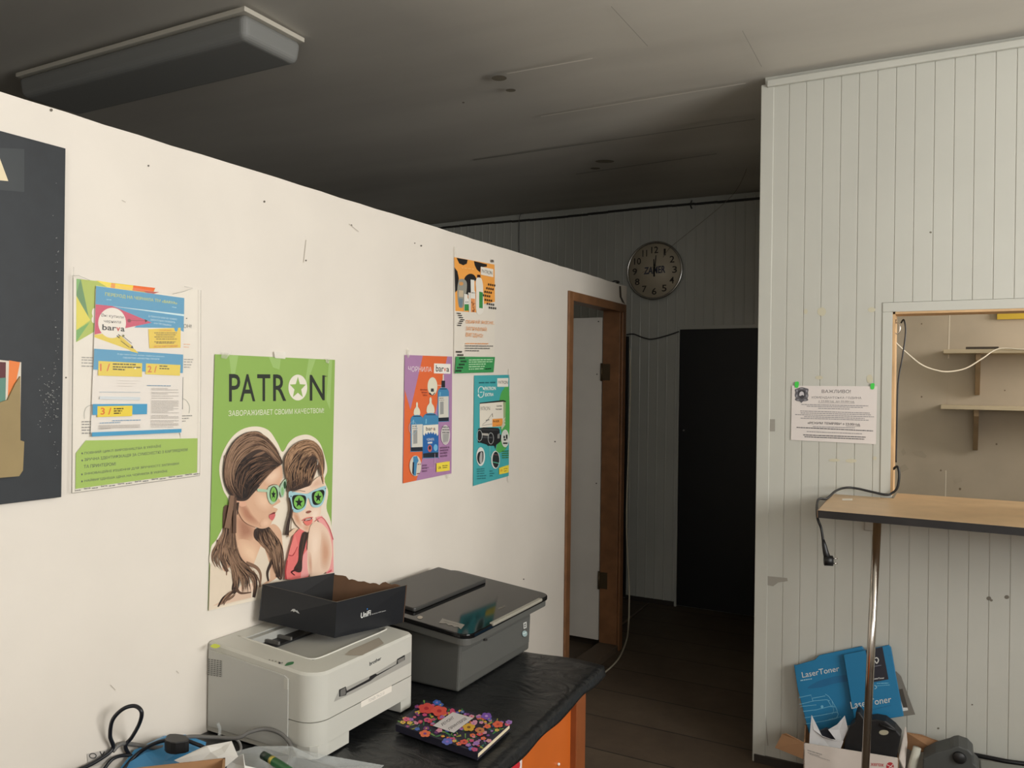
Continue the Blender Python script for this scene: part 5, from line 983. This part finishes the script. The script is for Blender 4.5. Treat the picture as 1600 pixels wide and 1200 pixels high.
while n_ < 90:
    x, y = r.uniform(80, 790), r.uniform(300, 620)
    if inside(x, y): t = r.uniform(0, PI); L = r.uniform(14, 34); a.line([(x-L*math.cos(t), y-L*.6*math.sin(t)), (x, y+3), (x+L*math.cos(t)*.4, y+L*.4*math.sin(t))], (r.uniform(6, 13), 1.5), r.choice(LV), 3); n_ += 1
n_ = 0
while n_ < 150:
    x, y = r.uniform(80, 790), r.uniform(300, 620)
    if inside(x, y): petals(x, y, r.uniform(8, 22), r.choice(FL), r.choice(FL)); n_ += 1
for x, y, s, c, c2 in ((265, 352, 52, (206, 74, 66), (170, 40, 50)), (345, 368, 52, (216, 84, 70), (176, 44, 52)), (140, 420, 22, (206, 90, 120), (150, 40, 90)), (712, 452, 34, (216, 96, 66), (180, 60, 50)), (500, 562, 26, (206, 84, 70), (120, 40, 50)), (256, 510, 36, (220, 110, 70), (120, 60, 130)), (640, 400, 34, (120, 80, 170), (190, 150, 200)), (395, 560, 34, (90, 100, 180), (150, 110, 190)), (330, 315, 26, (60, 100, 180), (140, 120, 190)), (530, 470, 40, (206, 160, 50), (120, 80, 40)), (600, 490, 30, (190, 120, 70), (110, 60, 40)), (270, 425, 22, (200, 80, 120), (120, 40, 90))): petals(x, y, s, c, c2)
a.build('floral_print', nb)
a = Art(lambda x, y: AZ(x, y, NT+.0030), (0, 0, 1), .00004).zoom(4, 600, 1020); a.poly([(430, 370), (557, 408), (437, 500), (305, 456)], (206, 200, 198))
a.text('РЕМОНТ', (367, 458), (440, 410), (428, 396), (355, 443), (60, 56, 60), .01); a.text('ПРИНТЕРІВ', (411, 485), (520, 415), (506, 403), (400, 471), (60, 56, 60), .01); a.build('paper_label', nb)
mz = MB()

# =================================================================== CLUTTER AT THE NEAR END OF THE DESK
D = ZD+.003
def dz(x, y, h=0.0):
    q = AZ(x, y, D+h); return q if q.x > .014 else AX(x, y, .014)
# cardboard box with papers
cbm = M('brown_carton', (162, 122, 84), .75, noise=.05, nscale=15)
cbx = thing('carton', 'brown cardboard carton cut by bottom edge, in front of grey printer', 'box', (.42, 1.1, D))
ct_ = D+.10
A_ = AZ(190, 1202, ct_); B_ = AZ(352, 1184, ct_); dirn = (B_-A_).normalized(); per = Vector((dirn.y, -dirn.x, 0))
if per.y > 0: per = -per
cy0 = A_; w_ = B_-A_; dep = .2
Q = [A_, B_, B_+per*dep, A_+per*dep]
for i in range(4):
    p, q = Q[i], Q[(i+1) % 4]; inw = (sum(Q, Vector())/4-(p+q)/2).normalized()*.004
    MB().prism([Vector((v.x, v.y, D)) for v in (p, q, q+inw, p+inw)], (0, 0, ct_-D), cbm).build('box_side', cbx)
MB().prism([Vector((v.x, v.y, D)) for v in Q], (0, 0, .004), cbm).build('box_bottom', cbx)
def sheet(name, label, pts, m, cat='paper', wob=.004, group=None):
    """a crumpled thin sheet: outline points (px, py, height above desk)"""
    P_ = [dz(x, y, h) for x, y, h in pts]; c = sum(P_, Vector())/len(P_); b = MB(); n = len(P_); r_ = random.Random(len(label))
    mid = [(p+c)/2+Vector((0, 0, r_.uniform(-wob, wob*2))) for p in P_]; c = c+Vector((0, 0, wob*1.5))
    b.add(P_+mid+[c], [(i, (i+1) % n, n+(i+1) % n, n+i) for i in range(n)]+[(n+i, n+(i+1) % n, 2*n) for i in range(n)], m)
    o = b.build(name, solid=.0008); return tag(o, label, cat, group)
pw = M('white_paper', (222, 220, 214), .6)
blf = M('blue_film', (70, 140, 186), .35); clf = film('cloudy_plastic', .34, (210, 214, 212), .22); gym = M('grey_rubber', (104, 102, 98), .5)
sheet('blue_packet', 'blue plastic packet lying under the tangled cables by the wall', [(188, 1200, .012), (210, 1172, .03), (255, 1150, .045), (290, 1148, .04), (322, 1160, .03), (318, 1185, .02), (250, 1206, .01)], blf, 'packet', .008)
sheet('white_paper_sheet', 'crumpled white sheet of paper behind the brown carton', [(272, 1188, .05), (320, 1166, .075), (362, 1158, .085), (372, 1182, .07), (350, 1200, .05), (300, 1200, .04)], pw, 'paper', .006)
sheet('white_paper_sheet', 'folded white sheet of paper between brown carton and green marker', [(356, 1188, .05), (380, 1178, .07), (382, 1200, .05), (430, 1204, .03), (400, 1225, .02), (352, 1216, .03)], pw, 'paper', .004)
sheet('clear_plastic_bag', 'crumpled clear plastic bag along the foot of light grey printer', [(362, 1176, .02), (400, 1166, .034), (450, 1168, .03), (520, 1182, .02), (600, 1196, .008), (560, 1230, .004), (440, 1222, .01), (380, 1210, .014)], clf, 'plastic bag', .012)
def cable(name, label, pts, r, m, cat='cable', n=8, tip=None):
    b = MB(); P_ = smooth_path([dz(x, y, h) for x, y, h in pts], n); b.tube(P_, r, m, 10); o = b.build(name); return tag(o, label, cat)
# looping black cable (loop stands up beside the wall)
cable('black_cable', 'thick black cable standing in an upright loop against white wall', [(120, 1204, .006), (150, 1190, .012), (176, 1170, .05), (172, 1150, .09), (176, 1125, .13), (192, 1108, .155), (210, 1103, .16), (221, 1112, .15), (218, 1130, .12), (206, 1152, .07), (196, 1166, .035), (205, 1185, .012), (214, 1206, .006)], .0042, M('black_cable', (22, 24, 30), .4))
cable('black_cable', 'flat arching black cable over the blue packet', [(190, 1206, .008), (215, 1178, .03), (246, 1160, .055), (280, 1155, .06), (305, 1162, .05), (330, 1174, .035), (345, 1190, .02)], .0042, M('black_cable', (22, 24, 30), .4))
cable('black_cable', 'black cable curling low behind the brown carton', [(160, 1206, .006), (176, 1186, .015), (198, 1180, .02), (222, 1186, .014), (240, 1204, .006)], .0038, M('black_cable', (22, 24, 30), .4))
cable('grey_cable', 'grey cable arching up in front of light grey printer', [(176, 1174, .02), (190, 1162, .035), (215, 1164, .04), (250, 1168, .035), (290, 1152, .04), (330, 1152, .035), (370, 1153, .035), (390, 1144, .045), (415, 1139, .05), (438, 1146, .045), (453, 1162, .03), (455, 1180, .016), (448, 1204, .006)], .0045, gym)
cable('grey_cable', 'short grey cable tail beside clear tape near the wall', [(364, 1152, .03), (374, 1160, .02), (376, 1172, .012), (366, 1180, .008), (350, 1190, .006)], .003, M('light_grey_rubber', (136, 134, 130), .5))
pa = MB(); c = dz(275, 1172, .05); ico = [Vector((.03*math.cos(t)*(1+.15*math.sin(3*t)), .02*math.sin(t), 0)) for t in [2*PI*k/14 for k in range(14)]]
pa.prism([c+v for v in ico], (0, 0, .026), blkp); tag(pa.build('power_adapter', bevel=.006), 'small black power adapter block among the tangled cables', 'adapter')
b = Art(lambda x, y: AX(x, y, .0016), (1, 0, 0)); b.poly([(136, 1178), (172, 1170), (175, 1190), (138, 1200)], (186, 180, 172)); b.ring(145, 1181, 6, 4.5, 1.6, (60, 58, 56)); b.line([(156, 1174), (162, 1186)], 1.8, (60, 58, 56)); b.line([(163, 1174), (158, 1184)], 1.8, (60, 58, 56)); tag(b.build('paper_tag'), 'small grey printed tag on wall beside the black cable loop', 'tag')
# green marker
mk0, mk1, mk2, mk3 = dz(411, 1180, .048), dz(424, 1187, .047), dz(428, 1190, .0465), dz(500, 1235, .036)
mr = thing('marker_pen', 'green marker pen with black cap on plastic bag', 'marker', dz(440, 1200)[:])
MB().tube([mk0, mk1], .0085, M('dark_green_cap', (20, 46, 30), .35), 18).build('cap', mr); MB().tube([mk1, mk2], .0088, M('gold_ring', (206, 190, 90), .3, .6), 18).build('ring', mr); MB().tube([mk2, mk3], .0092, M('green_marker_body', (38, 118, 62), .3), 18).build('barrel', mr)
tc_ = MB(); c = dz(340, 1137, .02); tc_.tube(smooth_path([c+Vector((0, 0, .01)), c+Vector((.004, .003, -.002)), c+Vector((.008, -.002, -.02))], 4), .004, clf); tag(tc_.build('clear_tape_scrap'), 'twisted scrap of clear tape stuck to side of light grey printer', 'tape')

# =================================================================== RUBBISH UNDER THE COUNTER
bt_b = M('blue_toner_card', (14, 112, 156), .5)
def slant(yb=3.13, z0=.15, yt=3.195, z1=.55):
    p = Vector((0, yb, z0)); n = Vector((0, -(z1-z0), (yt-yb))).normalized(); return p, n
def toner(name, label, quad, yoff, extra, th=.02, notch=None, cat='box'):
    p, n = slant(); p = p+Vector((0, yoff, 0)); t = thing(name, label, cat, on_plane(*quad[3], p, n)[:])
    P_ = [on_plane(x, y, p, n) for x, y in (notch or quad)]
    MB().prism(P_, -n*th, bt_b).build('box_shell', t, bevel=.0015)
    a = Art(lambda x, y: on_plane(x, y, p+n*.0006, n), n, .00005).zoom(5.714, 1230, 990); extra(a); a.build('printed_front', t); return t
lt_ = (206, 206, 200)
def pa1(a):
    a.text('LaserToner', (137, 395), (466, 334), (460, 286), (128, 345), lt_)
    a.words((118, 424), (220, 408), 9, (150, 190, 206)); a.blob([(290, 420), (450, 378), (555, 374), (560, 420), (420, 446), (300, 480), (180, 486)], (14, 96, 140), 4)
    ln = (110, 176, 204)
    for pts in ([(100, 572), (212, 548), (222, 578), (340, 556)], [(340, 540), (370, 560), (400, 600), (440, 670), (455, 720), (440, 760)], [(112, 632), (240, 600), (350, 590), (380, 600)], [(118, 655), (130, 650), (260, 636)], [(140, 695), (260, 680), (380, 650), (430, 655)], [(150, 752), (300, 730), (440, 700), (456, 712)], [(165, 806), (300, 785), (430, 760), (452, 735)], [(222, 578), (230, 600)], [(360, 590), (390, 640), (400, 650)]): a.line(pts, 5, ln)
    a.ell(312, 652, 12, 14, ln, 12); a.line([(400, 600), (416, 690), (400, 720)], 3, ln); a.line([(385, 640), (440, 660)], 9, (80, 150, 184))
    a.words((370, 770), (480, 745), 5, ln, .3)
Aq = [(1240.5, 1039), (1346, 1011), (1369, 1120), (1264, 1144)]
toner('toner_box', 'blue toner carton with thin line drawing, left of the chrome pole', Aq, 0, pa1, notch=[(1240.5, 1039), (1242, 1040), (1273, 1031), (1280, 1024), (1346, 1010), (1351, 1016), (1372, 1124), (1264, 1146), (1246, 1075)])
def pa2(a):
    a.poly([(700, 150), (850, 118), (905, 408), (760, 436)], (26, 26, 38)); a.line([(780, 240), (800, 265), (815, 235), (800, 215), (785, 222)], 9, (206, 206, 200), 4); a.words((770, 296), (840, 284), 4, (150, 150, 160)); a.text('LaserToner', (770, 410), (868, 402), (866, 388), (770, 396), (214, 214, 210), .02)
    a.words((800, 448), (905, 445), 7, (110, 176, 204)); a.words((790, 470), (918, 460), 5, (110, 176, 204)); a.line([(780, 460), (800, 480), (780, 495)], 5, (160, 200, 214), 3)
    a.text('LaserToner', (575, 672), (932, 612), (926, 556), (562, 610), lt_); a.line([(900, 195), (940, 190)], 3, (14, 90, 130)); a.words((690, 700), (930, 640), 6, (14, 96, 140), .4)
Bq = [(1318, 1023), (1389, 1007.5), (1412, 1119), (1336, 1133)]
toner('toner_box', 'blue toner carton with black panel, behind and right of the chrome pole', Bq, -.024, pa2, notch=[(1318, 1023), (1352, 1016), (1388, 1008), (1392, 1012), (1399, 1052), (1412, 1119), (1364, 1127), (1336, 1133)])
def pa3(a):
    a.poly([(955, 502), (985, 498), (1038, 660), (1075, 662), (1080, 685), (1018, 694)], (206, 204, 198)); a.poly([(985, 498), (1030, 492), (1074, 655), (1036, 662)], (60, 54, 46)); a.words((1008, 640), (1000, 520), 10, (110, 100, 88))
p, n = slant(); p = p+Vector((0, -.010, 0)); P_ = [on_plane(x, y, p, n) for x, y in ((1380, 1049), (1400, 1049), (1408, 1057), (1430, 1116.5), (1385, 1123))]
gt = thing('grey_packet', 'grey translucent packet with white label, sticking out right of blue toner boxes', 'packet', P_[4][:])
MB().prism(P_, -n*.006, M('smoky_plastic', (110, 106, 98), .3)).build('packet_shell', gt)
a = Art(lambda x, y: on_plane(x, y, p+n*.0006, n), n, .00005).zoom(5.714, 1230, 990); pa3(a); a.build('white_label', gt)
for cch in gt.children: 
    if cch.name.startswith('white_label'): cch.location = cch.location + Vector((0, -.022, 0))*0
# carton with red lettering
ZC = .205; c0 = AZ(1256, 1161, ZC); c1 = AZ(1405, 1185, ZC); c1.y = c0.y-.0 if abs(c1.y-c0.y) < .02 else c1.y
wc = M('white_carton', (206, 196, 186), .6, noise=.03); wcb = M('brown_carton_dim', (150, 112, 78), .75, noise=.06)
cdir = (c1-c0).normalized(); cper = Vector((-cdir.y, cdir.x, 0)); cd_ = min(.2, 3.19-max(c0.y, c1.y))
box_ = [c0, c1, c1+cper*cd_, c0+cper*cd_]
cx_ = thing('open_carton', 'white open carton with small red lettering on the floor under counter', 'box', Vector((box_[0].x, box_[0].y, 0))[:])
for i in range(4):
    p, q = box_[i], box_[(i+1) % 4]; inw = (sum(box_, Vector())/4-(p+q)/2).normalized()*.004
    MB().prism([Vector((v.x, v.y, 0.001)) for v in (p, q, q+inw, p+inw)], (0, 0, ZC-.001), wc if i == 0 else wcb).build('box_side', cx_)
MB().prism([Vector((v.x, v.y, 0.001)) for v in box_], (0, 0, .004), wcb).build('box_bottom', cx_)
cn = Vector((cdir.y, -cdir.x, 0)); cn = -cn if cn.y > 0 else cn
a = Art(lambda x, y: on_plane(x, y, c0+cn*.0006, cn), cn, .00005).zoom(5.714, 1230, 990)
a.text('xerox', (745, 1180), (862, 1188), (864, 1162), (746, 1154), (176, 60, 62), .01); a.ell(918, 1186, 34, 38, (176, 50, 56)); a.line([(890, 1170), (920, 1186), (948, 1200)], 7, (214, 196, 190)); a.line([(945, 1165), (905, 1205)], 7, (214, 196, 190)); a.build('logo_print', cx_)
a = Art(lambda x, y: on_plane(x, y, c0+cn*.0006, cn), cn, .00005).zoom(5.714, 1230, 990)
a.words((180, 1045), (310, 1085), 9, (150, 146, 140)); a.words((182, 1065), (290, 1096), 6, (150, 146, 140)); a.words((200, 1078), (380, 1136), 5, (160, 156, 150)); a.build('address_print', cx_)
def flap(px, m, name='box_flap', yv=None, th=.004):
    P_ = [AY(x, y, yy) for x, y, yy in px]; b = MB(); n = len(P_); b.add(P_, tessellate_polygon([P_]), m); return b.build(name, cx_, solid=th)
flap([(1256, 1160, c0.y), (1228, 1146, c0.y+.01), (1222, 1147, c0.y+.015), (1211, 1168, c0.y+.015), (1256, 1186, c0.y+.005)], wcb)
yb_ = box_[2].y
flap([(1405, 1186, c1.y), (1415, 1136, c1.y+.08), (1417, 1160, c1.y+.08), (1413, 1204, c1.y+.01)], wc)
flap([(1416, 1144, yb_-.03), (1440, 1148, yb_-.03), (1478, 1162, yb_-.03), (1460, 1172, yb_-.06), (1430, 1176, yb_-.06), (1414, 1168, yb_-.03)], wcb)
# torn white papers in the carton
def curved(name, label, pix, yv, m, cat, bulge=.01):
    P_ = [AY(x, y, yv) for x, y in pix]; b = MB(); n = len(P_); c = sum(P_, Vector())/n+Vector((0, bulge, 0)); b.add(P_+[c], [(i, (i+1) % n, n) for i in range(n)], m); return tag(b.build(name, solid=.001), label, cat)
curved('torn_paper', 'torn white paper with curled tall corner in left of open carton', [(1268, 1117), (1271, 1140), (1285, 1150), (1304, 1157), (1318, 1158), (1308, 1184), (1264, 1180), (1265, 1150)], c0.y+.03, M('torn_white', (206, 206, 206), .6), 'paper')
curved('torn_paper', 'bright white curled paper scrap leaning against blue toner box', [(1294, 1140), (1308, 1132), (1320, 1118), (1325, 1140), (1316, 1160), (1306, 1156)], c0.y+.06, M('torn_white', (206, 206, 206), .6), 'paper', .004)
def lump(name, label, cat, pix, y0, y1, m, bev=.008):
    P_ = [AY(x, y, y0) for x, y in pix]; return tag(MB().prism(P_, (0, y1-y0, 0), m).build(name, bevel=bev, seg=3), label, cat)
bkm = M('black_cartridge_plastic', (20, 20, 21), .55, noise=.3, nscale=40)
tk = thing('toner_cartridge', 'black toner cartridge with pale oval sticker in open carton', 'cartridge', (AY(1360, 1200, c1.y+.06))[:])
P_ = [AY(x, y, c0.y+.05) for x, y in ((1312, 1190), (1322, 1150), (1328, 1135), (1336, 1128), (1337, 1112), (1343, 1113), (1352, 1126), (1368, 1124), (1384, 1127), (1398, 1138), (1408, 1150), (1398, 1200), (1330, 1206))]
MB().prism(P_, (0, .06, 0), bkm).build('cartridge_body', tk, bevel=.006, seg=3)
a = Art(lambda x, y: AY(x, y, c0.y+.0490), (0, -1, 0), .00005); a.ell(1381, 1144.5, 7.5, 4, (170, 164, 142), 20); a.build('oval_sticker', tk)
MB().tube([AY(1375, 1132, c0.y+.045), AY(1400, 1142, c0.y+.045)], .004, bkm, 8).build('handle_rib', tk)
lump('grey_device', 'grey curved plastic cartridge half behind torn papers in carton', 'cartridge', [(1278, 1143), (1290, 1138), (1302, 1142), (1306, 1160), (1280, 1160)], c0.y+.07, c0.y+.085, M('dark_smoky', (44, 44, 50), .3), .003)
tag(MB().tube([AY(1420, 1230, c1.y+.03), AY(1424, 1205, c1.y+.03), AY(1433, 1168, c1.y+.035)], [.014, .0145, .0125], M('foam_roll', (186, 184, 170), .7), 16).build('foam_roll'), 'pale foam roll standing right of open carton', 'roll')
gd = thing('plastic_device', 'dark grey plastic device with round dial lying right of open carton', 'device', AY(1480, 1230, 3.05)[:])
P_ = [AY(x, y, 3.02) for x, y in ((1440, 1235), (1442, 1186), (1462, 1176), (1484, 1170), (1490, 1167), (1498, 1166), (1512, 1171), (1521, 1180), (1522, 1194), (1530, 1202), (1530, 1240), (1450, 1250))]
dgm = M('dark_grey_plastic', (70, 72, 70), .5); MB().prism(P_, (0, .10, 0), dgm).build('device_body', gd, bevel=.010, seg=3)
c = AY(1499, 1184, 3.015); MB().tube([c, c+Vector((0, -.006, 0))], [.020, .017], M('black_dial', (28, 28, 28), .5), 20).build('round_dial', gd)
P_ = [AY(1520, 1179, 3.19), AY(1545, 1184, 3.18), AY(1575, 1190, 3.17), AY(1605, 1194, 3.17), AY(1640, 1200, 3.17)]
tag(MB().tube(smooth_path(P_, 4), .008, rub, 8).build('black_hose'), 'thick black cord lying along panelled wall right of grey device', 'cord')
P_ = [AY(x, y, 3.0) for x, y in ((1532, 1212), (1570, 1218), (1625, 1226), (1625, 1260), (1532, 1260))]
tag(MB().prism(P_, (0, .13, 0), M('grey_green_tray', (128, 130, 122), .5)).build('plastic_tray', bevel=.004), 'pale grey plastic tray at bottom right corner under the counter', 'tray')
